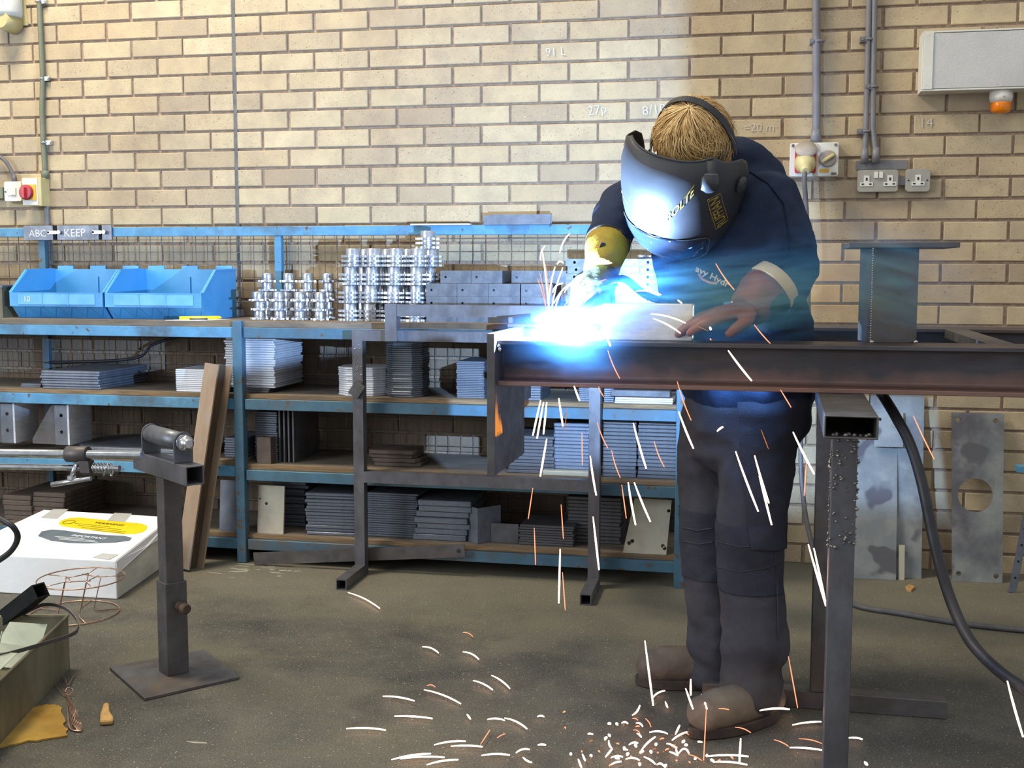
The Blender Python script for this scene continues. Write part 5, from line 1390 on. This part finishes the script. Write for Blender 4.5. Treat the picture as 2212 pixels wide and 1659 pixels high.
HLM = None
prof = [(.142, .092, .118), (.125, .116, .130), (.085, .142, .139), (.035, .158, .141), (-.02, .164, .140), (-.075, .162, .135), (-.115, .153, .123), (-.145, .136, .106), (-.158, .118, .092)]
def hprof(h):
    if h >= prof[0][0]: return prof[0][1:]
    for a, c in zip(prof, prof[1:]):
        if h >= c[0]:
            t = (h-c[0])/(a[0]-c[0]); t2 = t; return (c[1] + (a[1]-c[1])*t2, c[2] + (a[2]-c[2])*t2)
    return prof[-1][1:]
def hs(thd, h, k=1.0, off=0.0):
    th = math.radians(thd); a, l = hprof(h); e = .86
    c, s = math.cos(th), math.sin(th)
    f = math.copysign(abs(c)**e, c)*a; g = math.copysign(abs(s)**e, s)*l
    n = V((f/a/a, g/l/l)); n.normalize()
    return HC + Fh*(f*k + n.x*off) + Lh*(g*k + n.y*off) + Uh*h
b = MB(); b.smooth = True
NT_, hsn = 56, [.142, .136, .125, .11, .085, .06, .035, .01, -.02, -.05, -.075, -.10, -.115, -.13, -.145, -.153, -.158]
def edge(h):   # the rear edge of the shell sweeps back at the ears
    return 104 - 26*max(0, (-h-.02)/.14) - 46*max(0, (h-.045)/.097)**2
G = [[[b.bm.verts.new(hs(-edge(h) + 2*edge(h)*j/NT_, h, 1, o)) for j in range(NT_+1)] for h in hsn] for o in (0, -.004)]
for q, g in enumerate(G):
    b.mi = q
    for i in range(len(hsn)-1):
        for j in range(NT_): b._f([g[i][j], g[i][j+1], g[i+1][j+1], g[i+1][j]] if q else [g[i+1][j], g[i+1][j+1], g[i][j+1], g[i][j]])
b.mi = 0
for j in range(NT_):
    for i in (0, len(hsn)-1): b._f([G[0][i][j], G[0][i][j+1], G[1][i][j+1], G[1][i][j]])
for i in range(len(hsn)-1):
    for j in (0, NT_): b._f([G[0][i][j], G[0][i+1][j], G[1][i+1][j], G[1][i][j]])
HLM = b.build('welding_helmet', [M['helmet'], M['helmet_in']], PER, normals=True)
def hpatch(t0, t1, h0, h1, off, th, name, m, nt=20, nh=8, rc=.2):
    b = MB(); b.smooth = True; A = []
    for o in (off, off+th):
        g = []
        for i in range(nh+1):
            v = i/nh; h = h0 + (h1-h0)*v; sh = 1 - rc*(abs(2*v-1)**4)
            g.append([b.bm.verts.new(hs((t0+t1)/2 + (t1-t0)/2*(2*j/nt-1)*sh, h, 1, o)) for j in range(nt+1)])
        A.append(g)
    for q, g in enumerate(A):
        for i in range(nh):
            for j in range(nt): b._f([g[i][j], g[i][j+1], g[i+1][j+1], g[i+1][j]])
    for i in range(nh):
        for j in (0, nt): b._f([A[0][i][j], A[0][i+1][j], A[1][i+1][j], A[1][i][j]])
    for j in range(nt):
        for i in (0, nh): b._f([A[0][i][j], A[0][i][j+1], A[1][i][j+1], A[1][i][j]])
    return b.build(name, m, HLM)
hpatch(-52, 50, -.135, -.040, .0006, .0022, 'visor_lens', M['visor'])
b = MB(); pts = []
for k in range(48):
    a = 2*PI*k/48; q = math.copysign(abs(math.cos(a))**.4, math.cos(a)); w_ = math.copysign(abs(math.sin(a))**.4, math.sin(a)); pts.append(hs(-1 + 52*q, -.0875 + .048*w_, 1, .0028))
b.tube(pts, .0011, 5, closed=True); b.build('visor_rim', M['strap'], HLM)
# rim bead along the crown edge
b = MB(); b.tube([hs(-edge(.142) + 2*edge(.142)*j/40, .142, 1, -.001) for j in range(41)], .0028, 6); b.build('crown_bead', M['helmet'], HLM)
# shade control knob near the left temple, pivot knobs
def onshell(t, h):
    p = hs(t, h); n = (hs(t, h, 1, .01) - p).normalized(); return p, n
p, n = onshell(47, .120); ax = CF(.04, .95, .30)
b = MB(); b.lathe(p + n*.004 - Uh*.035, ax, [(.010, -.012), (.022, -.004), (.025, .012), (.024, .026), (.018, .032), (.0175, .060), (.013, .060), (.012, .040)], 22); b.build('shade_knob', M['helmet'], HLM)
b = MB(); b.lathe(p + n*.004 - Uh*.035 + ax*.027, ax, [(.021, 0), (.0225, .003), (.019, .006)], 22); b.build('knob_collar', M['strap'], HLM)
for s in (-1, 1):
    p, n = onshell(s*88, .035); b = MB(); b.lathe(p - n*.002, n, [(.019, 0), (.019, .010), (.016, .014), (.008, .015)], 18); b.cbox((0, 0, 0), (.0001, .0001, .0001)) if False else None; b.build('pivot_knob', M['helmet'], HLM)
def wrap(s, t0, t1, h, size, name, m, slope=0.0, vert=False):
    """lettering laid on the curved shell; it reads along the azimuth, or down the shell when vert"""
    cu = bpy.data.curves.new('t', 'FONT'); cu.body = s; cu.size = 1; cu.align_x = 'CENTER'; cu.align_y = 'CENTER'; cu.extrude = 0; cu.resolution_u = 2; cu.offset = .02
    to = bpy.data.objects.new('t', cu); COL.objects.link(to); dg = bpy.context.evaluated_depsgraph_get()
    me = bpy.data.meshes.new_from_object(to.evaluated_get(dg)); bpy.data.objects.remove(to); bpy.data.curves.remove(cu)
    bm = bmesh.new(); bm.from_mesh(me); bpy.data.meshes.remove(me)
    xs = [v.co.x for v in bm.verts]; w_ = max(xs)-min(xs)
    for v in bm.verts:
        u = (v.co.x-min(xs))/w_; hh = h + v.co.y*size + slope*(u-.5); v.co = hs(t0 + (t1-t0)*u, hh, 1, .0012)
    off = ROOT[HLM.name]; bmesh.ops.translate(bm, verts=bm.verts, vec=-off)
    me = bpy.data.meshes.new(name); bm.to_mesh(me); bm.free(); me.materials.append(m)
    o = bpy.data.objects.new(name, me); COL.objects.link(o); o.parent = HLM; ROOT[o.name] = off
def wrapv(s, t, h0, h1, name, m, wdeg=15, skew=-10):
    cu = bpy.data.curves.new('t', 'FONT'); cu.body = s; cu.size = 1; cu.align_x = 'CENTER'; cu.align_y = 'CENTER'; cu.resolution_u = 2; cu.offset = .015
    to = bpy.data.objects.new('t', cu); COL.objects.link(to); dg = bpy.context.evaluated_depsgraph_get()
    me = bpy.data.meshes.new_from_object(to.evaluated_get(dg)); bpy.data.objects.remove(to); bpy.data.curves.remove(cu)
    bm = bmesh.new(); bm.from_mesh(me); bpy.data.meshes.remove(me)
    xs = [v.co.x for v in bm.verts]; w_ = max(xs)-min(xs)
    for v in bm.verts:
        u = (v.co.x-min(xs))/w_; v.co = hs(t - v.co.y*wdeg + skew*(u-.5), h0 + (h1-h0)*u, 1, .0012)
    off = ROOT[HLM.name]; bmesh.ops.translate(bm, verts=bm.verts, vec=-off)
    me = bpy.data.meshes.new(name); bm.to_mesh(me); bm.free(); me.materials.append(m)
    o = bpy.data.objects.new(name, me); COL.objects.link(o); o.parent = HLM; ROOT[o.name] = off
    q = []; N = 12; t0, t1 = t - 7.5, t + 7.0
    for k in range(N+1): q.append(hs(t0 + skew*(k/N-.5), h0-.003 + (h1-h0+.006)*k/N, 1, .0008))
    for k in range(N+1): q.append(hs(t1 - skew*(k/N-.5), h1+.003 - (h1-h0+.006)*k/N, 1, .0008))
    b = MB(); b.tube(q, .0008, 4, closed=True); b.build('lettering_border', m, HLM)
def banner(t0, t1, h0, h1, slope, name, m):
    b = MB(); q = []
    N = 14
    for k in range(N+1): q.append(hs(t0+(t1-t0)*k/N, h0 + slope*(k/N-.5), 1, .0008))
    for k in range(N+1): q.append(hs(t1-(t1-t0)*k/N, h1 - slope*(k/N-.5), 1, .0008))
    b.tube(q, .0009, 4, closed=True); b.build(name, m, HLM)
wrapv('RUFFIAN', 61, -.036, .060, 'side_lettering', M['gold_print'])
wrap('ROLTE', 10, 34, .060, .030, 'brow_lettering', M['gold_print'], .07)
wrap('- - - - -', -64, -30, .02, .02, 'far_lettering', M['print_white'])
# headgear: forehead band and the strap over the crown
b = MB(); pts = []
for k in range(49):
    a = -2.3 + 4.6*k/48; pts.append(hp(.105*math.cos(a), .090*math.sin(a), .028))
for i in range(48):
    b.bar(pts[i], pts[i+1] + (pts[i+1]-pts[i])*.1, .0025, .026, Uh)
b.build('forehead_band', M['strap'], HLM)
b = MB()
for k in range(9):
    a = -.95 + .10*k; c = hp(.1075*math.cos(a), .0925*math.sin(a), .028); b.bar(c - Uh*.006, c + Uh*.006, .003, .005, Fh)
b.build('band_slot_shade', M['void'], HLM)
b = MB(); pts = []
for k in range(31):
    a = -1.45 + 2.9*k/30; pts.append(hp(-.024, .101*math.sin(a), .004 + .130*math.cos(a)))
for i in range(30): b.bar(pts[i], pts[i+1] + (pts[i+1]-pts[i])*.12, .0022, .018, Fh)
b.build('crown_strap', M['cable'], HLM)
b = MB(); pts = [hp(-.100*math.cos(a), .088*math.sin(a), -.02 + .0*a) for a in [-1.4 + 2.8*k/24 for k in range(25)]]
for i in range(24): b.bar(pts[i], pts[i+1] + (pts[i+1]-pts[i])*.12, .003, .02, Uh)
b.build('nape_band', M['black'], HLM)

# ------------------------------------------------------------------ gloved hands
def hand(wrist, d, up, side, curl, name, m, thumb_curl=.5, spread=.16, k=1.12, dims=None):
    """wrist point, direction towards the fingers, back of the hand, thumb side"""
    d = V(d).normalized(); up = V(up); up = (up - d*up.dot(d)).normalized(); s = V(side); s = (s - d*s.dot(d) - up*s.dot(up)).normalized()
    b = MB(); W = .043*k
    loft(b, [(wrist - d*.02, s*.030*k, up*.022*k), (wrist + d*.02*k, s*.034*k, up*.021*k), (wrist + d*.06*k, s*W, up*.019*k), (wrist + d*.088*k, s*W*.98, up*.016*k)], 18)
    lens = (.048, .054, .050, .040)
    for i in range(4):
        o = (1.5-i)*.0215*k; base = wrist + d*(.090 - .004*abs(i-1.2))*k + s*o; ang = 0.0
        dd = (d + s*(1.5-i)*spread*.35).normalized(); p = base; pts = [(p - dd*.025, .0125*k), (p, .0125*k)]
        c = curl[i] if hasattr(curl, '__len__') else curl
        for q, (l, r) in enumerate(((lens[i], .0118), (lens[i]*.66, .0112), (lens[i]*.52, .0098))):
            ang += c*(.7, 1.15, .8)[q]
            v = (dd*math.cos(ang) - up*math.sin(ang)); p = p + v*l*k; pts.append((p, r*k))
        limb(b, pts, 10)
    base = wrist + d*.022*k + s*.030*k - up*.004; v = (d*.62 + s*.72 - up*.25).normalized(); v2 = (d*.9 + s*(.45-thumb_curl) - up*(.2+thumb_curl*.6)).normalized()
    limb(b, [(base - v*.01, .017*k), (base + v*.035*k, .0155*k), (base + v*.035*k + v2*.032*k, .0135*k), (base + v*.035*k + v2*.058*k, .011*k)], 10)
    return fuse(b, .0042, name, m, PER, 2, lambda p: .0012*noise.noise(p*60) + ridged(p, 38, .0012))
# the welder's right hand on the torch (yellow gauntlet), left hand resting on the beam (red-brown glove)
wr = at(1303, 572, -1.545); tip = at(1280, 650, -1.625)
gd = (tip - wr).normalized(); tdir = (ARC + V((.01, 0, .03)) - at(1290, 640, -1.61)).normalized()
GL, _ = hand(wr, gd, CF(-.35, .25, .75), CF(-.9, -.2, .3), (.95, 1.0, 1.0, 1.05), 'right_glove', M['glove_dark'], .45)
b = MB(); c0 = at(1313, 524, -1.468); c1 = at(1298, 588, -1.556); ax = c1-c0
b.lathe(c0, ax, [(.040, .0), (.0565, .0), (.054, .03), (.050, .055), (.046, .075), (.044, ax.length+.002), (.036, ax.length+.004)], 26)
o = b.build('gauntlet_cuff', M['glove_y'], GL)
b = MB(); b.lathe(c0 + ax.normalized()*.001, ax, [(.0560, -.003), (.0585, -.002), (.0585, .003), (.056, .004)], 26); b.build('cuff_binding', M['black'], GL)
b = MB(); q = hit(1292, 560)
p = c0.lerp(c1, .42) + CF(-.25, .1, .95)*.0515; xd = CF(-.30, -.95, 0); mm = frame(p, xd, CF(-.9, .3, .1))
b = MB(); b.box(-.020, .020, -.006, .006, 0, .002, mm); b.build('cuff_label', M['black'], GL)
LG, _ = hand(at(1628, 664, -1.615), at(1500, 690, -1.675) - at(1628, 664, -1.615), CF(.15, .95, .2), CF(-.5, .1, .8), (.12, .14, .18, .24), 'left_glove', M['glove_r'], .3, .25, .98)
b = MB(); c0 = at(1655, 632, -1.585); c1 = at(1612, 668, -1.622); ax = c1-c0
b.lathe(c0, ax, [(.045, 0), (.066, .0), (.063, .02), (.055, .04), (.046, ax.length), (.036, ax.length+.004)], 26); b.build('gauntlet_cuff', M['glove_r'], LG)
b = MB(); c2 = at(1676, 612, -1.568); ax = c0 - c2; b.lathe(c2, ax, [(.058, -.002), (.0675, 0), (.0690, .026), (.0680, .030), (.058, .031)], 28); b.build('reflective_cuff', M['cuff_band'], JK)

# the torch held in the right glove
t = thing('welding_torch', 'black welding torch with a copper nozzle held in the yellow gauntlet', 'torch', at(1280, 650, -1.55))
hA = at(1326, 606, -1.592); hB = at(1262, 656, -1.632)
b = MB(); b.tube([hA, hA.lerp(hB, .5), hB], .0155, 12); b.build('handle', M['black'], t)
b = MB(); nk = bez([hB, hB + (hB-hA).normalized()*.03, ARC + V((.045, .0, .040)), ARC + V((.030, 0, .022))], 6); b.tube(nk, .0075, 10); b.build('swan_neck', M['copper'], t)
b = MB(); b.lathe(ARC + V((.034, 0, .027)), (ARC - nk[-3]), [(.0095, 0), (.0095, .012), (.0075, .020), (.005, .020)], 14); b.build('nozzle', M['copper'], t)
b = MB(); b.tube(bez([hA, at(1352, 604, -1.54), at(1400, 640, -1.50), at(1470, 660, -1.46)], 8), .0095, 10); b.build('torch_lead', M['cable'], t)
# ------------------------------------------------------------------ arc, sparks, smoke
b = MB()
bmesh.ops.create_icosphere(b.bm, subdivisions=3, radius=.014, matrix=Matrix.Translation(ARC + V((.0, -.014, -.006))) @ Matrix.Diagonal((1.5, .9, .9, 1)))
for f in b.bm.faces: f.smooth = True
tag(b.build('welding_arc', M['arc'], None, normals=False), 'dazzling white welding arc at the left end of the pale tube stub', 'arc')

def spark_mesh(path, r, hot):
    """a glowing filament of molten metal: thick bright head, thin cooling tail"""
    b = MB(); n = len(path); rad = [r*(.45 + .75*math.sin(PI*min(1, .12+.88*i/(n-1))*.8)) for i in range(n)]
    b.tube(path, r, 6, rad=rad)
    return b.build('spark', M[('hot', 'warm', 'ember')[hot]], None)
# x0, y0, x1, y1, sag (pixels the middle bows), heat (0 white, 1 orange, 2 ember), depth
FALL = [
 (1313,757,1339,818,2,1,-1.76),(1312,733,1319,748,0,0,-1.76),(1573,757,1624,823,1,0,-1.80),(1463,824,1493,908,2,1,-1.80),(1240,834,1252,866,0,0,-1.76),(1293,835,1304,857,1,1,-1.76),
 (1168,864,1151,941,0,0,-1.78),(1174,869,1160,947,0,0,-1.78),(1181,869,1174,938,0,0,-1.78),(1207,860,1216,921,0,0,-1.78),(1225,880,1220,930,0,2,-1.76),(1181,948,1167,1029,0,0,-1.78),(1257,935,1258,1005,0,1,-1.78),
 (1290,912,1313,968,2,1,-1.78),(1321,972,1340,1032,2,1,-1.78),(1275,985,1288,1070,1,0,-1.80),(1368,914,1396,1012,1,0,-1.80),(1413,953,1435,1009,2,1,-1.80),(1466,889,1498,969,1,0,-1.82),
 (1357,1042,1373,1134,1,0,-1.80),(1370,1042,1405,1127,1,0,-1.80),(1343,1047,1353,1120,0,1,-1.80),(1151,1054,1141,1121,0,1,-1.78),(1212,1090,1217,1164,0,1,-1.78),(1154,1140,1157,1220,0,1,-1.78),(1281,1116,1294,1231,0,0,-1.80),(1210,1186,1207,1303,0,0,-1.80),(1215,1236,1221,1318,0,1,-1.80),
 (1589,975,1638,1105,1,0,-1.84),(1630,984,1661,1087,1,0,-1.84),(1640,1028,1667,1134,0,0,-1.84),(1549,932,1562,922,-1,0,-1.84),(1686,842,1709,880,0,1,-1.82),(1713,933,1759,1024,1,0,-1.86),(1742,998,1737,1071,0,1,-1.86),(1746,1176,1784,1309,0,0,-1.90),(1758,1184,1783,1300,0,0,-1.90),(1644,928,1660,970,0,2,-1.84),
 (1973,898,2018,992,1,1,-1.95),(2176,1471,2210,1592,1,0,-2.1),(1703,1418,1723,1529,0,1,-1.86),(1546,569,1586,626,2,1,-1.80),(1629,701,1664,742,1,1,-1.80),(1393,1384,1411,1524,0,0,-1.84),(1526,1527,1519,1659,0,1,-1.86),(1600,1595,1597,1650,0,0,-1.88),(1492,1467,1492,1502,0,0,-1.82),(1481,1487,1497,1532,0,0,-1.82),
]
UPW = [
 (1185,700,1161,602,-3,1),(1183,705,1166,590,-3,1),(1186,706,1178,570,-4,1),(1186,700,1199,576,-6,0),(1190,708,1216,578,-7,0),(1188,712,1172,545,-2,0),(1194,632,1216,612,-6,0),(1197,655,1250,604,-8,0),(1195,695,1213,631,-4,0),(1200,703,1228,648,-3,1),
 (1209,547,1231,504,-4,0),(1167,562,1177,531,-3,0),(1203,571,1217,568,-5,0),(1219,632,1253,603,-5,0),(1210,700,1262,595,-2,1),(1216,690,1257,620,-2,1),(1262,655,1293,626,-2,1),(1255,603,1280,619,-3,1),(1291,618,1310,604,-4,1),(1319,613,1350,613,-3,1),(1374,629,1428,637,-4,0),(1376,577,1408,572,-2,2),
 (1406,678,1481,698,-4,0),(1411,688,1470,720,-3,0),(1464,648,1473,655,0,0),(1533,706,1536,713,0,0),(1534,731,1536,735,0,1),(1505,704,1530,715,0,2),
]
FLOORS = [
 (752,1280,820,1314,-4,0),(1000,1366,1021,1375,-3,1),(912,1397,947,1410,-4,0),(1000,1408,1034,1424,-4,0),(1022,1470,1064,1490,-3,0),(1062,1459,1101,1487,-3,0),(916,1490,995,1520,-4,0),(827,1504,895,1514,-3,0),(852,1547,934,1552,-2,0),(748,1574,833,1577,-3,0),(922,1481,940,1484,-3,1),
 (1053,1554,1090,1556,-3,0),(1090,1551,1138,1574,-4,0),(1009,1543,1016,1553,0,0),(1161,1548,1175,1548,-2,0),(938,1609,1006,1601,-3,0),(974,1612,1042,1613,-2,0),(846,1641,931,1628,-3,0),(865,1639,960,1636,-3,0),(922,1652,990,1641,-3,0),(1040,1632,1101,1631,-3,0),(1115,1626,1144,1619,-4,0),(1162,1609,1179,1609,-1,0),(1130,1636,1149,1647,2,0),(1038,1608,1058,1577,0,1),(1074,1594,1091,1585,-1,1),
 (1408,1510,1436,1492,-4,0),(1366,1545,1382,1524,3,0),(1437,1516,1442,1528,0,0),(1403,1582,1442,1585,-4,0),(1386,1620,1415,1592,-2,0),(1359,1609,1378,1605,-3,0),(1374,1562,1388,1569,-3,0),(1343,1562,1356,1563,-3,0),(1331,1562,1334,1565,0,0),(1376,1584,1385,1592,-1,0),(1459,1586,1468,1567,0,0),(1452,1599,1484,1581,-2,0),(1440,1606,1461,1616,-2,0),(1474,1604,1478,1600,0,0),
 (1352,1640,1381,1642,-4,0),(1391,1635,1415,1650,-2,0),(1308,1635,1322,1618,0,0),(1315,1600,1321,1616,2,0),(1320,1637,1345,1635,-3,0),(1320,1652,1342,1645,-2,0),(1249,1640,1256,1658,0,0),(1258,1629,1264,1643,0,0),(1275,1631,1278,1633,0,0),(1419,1652,1433,1654,-4,0),(1462,1614,1466,1628,3,0),(1468,1625,1488,1627,-9,0),(1488,1630,1516,1643,-2,1),(1446,1624,1464,1632,-1,0),
 (1525,1634,1617,1634,-3,0),(1540,1646,1614,1652,-3,0),(1641,1535,1705,1532,-3,0),(1712,1566,1774,1559,-2,0),(1706,1615,1779,1621,-2,0),(1672,1598,1703,1612,-2,1),(1725,1596,1775,1606,-3,1),(1832,1594,1863,1597,-2,0),(1868,1646,1873,1652,0,0),(1524,1488,1544,1488,-1,0),(1530,1497,1545,1506,0,1),(1552,1531,1575,1533,-1,1),(1588,1571,1622,1583,-3,1),(1515,1500,1527,1532,-1,0),(1366,1552,1378,1556,-2,1),(1394,1552,1406,1570,-2,1),(1368,1577,1382,1584,-3,1),
]
_r = random.Random(31)
for _k in range(46):      # small embers scattered where the sparks land
    _x = _r.gauss(1390, 95); _y = 1659 - abs(_r.gauss(0, 48)); _a = _r.uniform(0, 3.1); _l = _r.uniform(3, 11)
    FLOORS.append((_x, _y, _x + _l*math.cos(_a), _y - _l*.6*math.sin(_a), -1, _r.choice((0, 0, 1, 1, 2))))
def sparks():
    def place(entries, fn, phrase, grp):
        order = sorted(range(len(entries)), key=lambda i: entries[i][0] + entries[i][2])
        for rank, i in enumerate(order):
            e = entries[i]; x0, y0, x1, y1, sag, hot = e[:6]
            L = math.hypot(x1-x0, y1-y0) + 1e-6; nx, ny = -(y1-y0)/L, (x1-x0)/L
            pts = []
            for k in range(7):
                t = k/6; s = 4*t*(1-t)*sag
                sgn = 1 if ny > 0 else -1
                pts.append(fn(x0 + (x1-x0)*t + nx*s*sgn, y0 + (y1-y0)*t + ny*s*sgn, e))
            r = {0: .0019, 1: .0010, 2: .0007}[hot]*(.72 if 'arc' in grp else 1)
            if L < 9: r *= 1.5
            o = spark_mesh(pts, r, hot)
            nm = ORD[rank+1] if rank+1 < len(ORD) else str(rank+1) + 'th'
            tag(o, '%s, %s counting from the left' % (phrase, nm), 'spark', grp)
    place(FALL, lambda x, y, e: at(x, y, e[6]), 'glowing spark streak falling in front of the beam and legs', 'falling sparks')
    place(UPW, lambda x, y, e: at(x, y, -1.775), 'glowing spark flying up around the welding arc', 'sparks around the arc')
    def onfl(x, y, e):
        p = onz(x, y, .012)
        # stay clear of the boot that stands in between
        if 1488 < x < 1700 and y < 1645 and y > 1520: p = at(x, y, -1.90)
        return p
    place(FLOORS, onfl, 'glowing spark streak bouncing low over the floor', 'sparks on the floor')
sparks()

# blue welding smoke, and haze volumes added for the bloom of the arc
def smoke(name, lab, c, size, dens, col, scale, seed, soft=.8, rot=(0, 0, 0)):
    m = bpy.data.materials.new(name); m.use_nodes = True; t = m.node_tree; t.nodes.clear()
    out = t.nodes.new('ShaderNodeOutputMaterial'); pv = t.nodes.new('ShaderNodeVolumeScatter')
    pv.inputs['Color'].default_value = (*col, 1); pv.inputs['Anisotropy'].default_value = .25
    tc = t.nodes.new('ShaderNodeTexCoord'); ns = t.nodes.new('ShaderNodeTexNoise'); ns.inputs['Scale'].default_value = scale; ns.inputs['Detail'].default_value = 3; ns.inputs['Distortion'].default_value = 1.2
    mp = t.nodes.new('ShaderNodeMapping'); mp.inputs['Location'].default_value = (seed, seed, 0); mp.inputs['Scale'].default_value = (.6, 1, 1.5)
    t.links.new(tc.outputs['Object'], mp.inputs['Vector']); t.links.new(mp.outputs['Vector'], ns.inputs['Vector'])
    ln = t.nodes.new('ShaderNodeVectorMath'); ln.operation = 'LENGTH'; t.links.new(tc.outputs['Object'], ln.inputs[0])
    fall = t.nodes.new('ShaderNodeMapRange'); fall.inputs[1].default_value = 1.0; fall.inputs[2].default_value = 1-soft; fall.inputs[3].default_value = 0; fall.inputs[4].default_value = 1
    t.links.new(ln.outputs['Value'], fall.inputs[0])
    fp = t.nodes.new('ShaderNodeMath'); fp.operation = 'POWER'; fp.inputs[1].default_value = 1.8; t.links.new(fall.outputs[0], fp.inputs[0])
    rp = t.nodes.new('ShaderNodeMapRange'); rp.inputs[1].default_value = .42; rp.inputs[2].default_value = .68; t.links.new(ns.outputs['Fac'], rp.inputs[0])
    mu = t.nodes.new('ShaderNodeMath'); mu.operation = 'MULTIPLY'; t.links.new(fp.outputs[0], mu.inputs[0]); t.links.new(rp.outputs[0], mu.inputs[1])
    m2 = t.nodes.new('ShaderNodeMath'); m2.operation = 'MULTIPLY'; m2.inputs[1].default_value = dens; t.links.new(mu.outputs[0], m2.inputs[0])
    t.links.new(m2.outputs[0], pv.inputs['Density']); t.links.new(pv.outputs[0], out.inputs['Volume'])
    bm = bmesh.new(); bmesh.ops.create_icosphere(bm, subdivisions=3, radius=1.0)
    me = bpy.data.meshes.new(name); bm.to_mesh(me); bm.free(); me.materials.append(m)
    o = bpy.data.objects.new(name, me); COL.objects.link(o); o.location = c; o.scale = size; o.rotation_euler = rot
    tag(o, lab, 'smoke', None, 'stuff')
smoke('smoke_and_bloom', 'blue welding smoke drifting over the beam in front of the welder', at(1590, 640, -1.77), (.38, .085, .135), 70, (.08, .36, 1.0), 3.0, 3.0, .9, (0, -.10, 0))
smoke('smoke_and_bloom', 'thin blue smoke hanging before the column stub', at(1880, 610, -1.70), (.28, .07, .18), 52, (.10, .40, 1.0), 2.6, 5.0, .9, (0, .25, 0))
smoke('arc_bloom_haze', 'bright haze volume added for the bloom around the welding arc', ARC + V((.13, -.045, .014)), (.20, .075, .060), 9, (.60, .83, 1.0), 1.2, 1.0, .98)  # added volume that stands in for the white bloom of the arc
smoke('smoke_and_bloom', 'blue haze volume added for the bloom round the arc and girder top', ARC + V((.12, -.09, -.015)), (.27, .07, .12), 5, (.16, .50, 1.0), 1.6, 7.0, .95)  # added volume for the blue bloom over the girder web
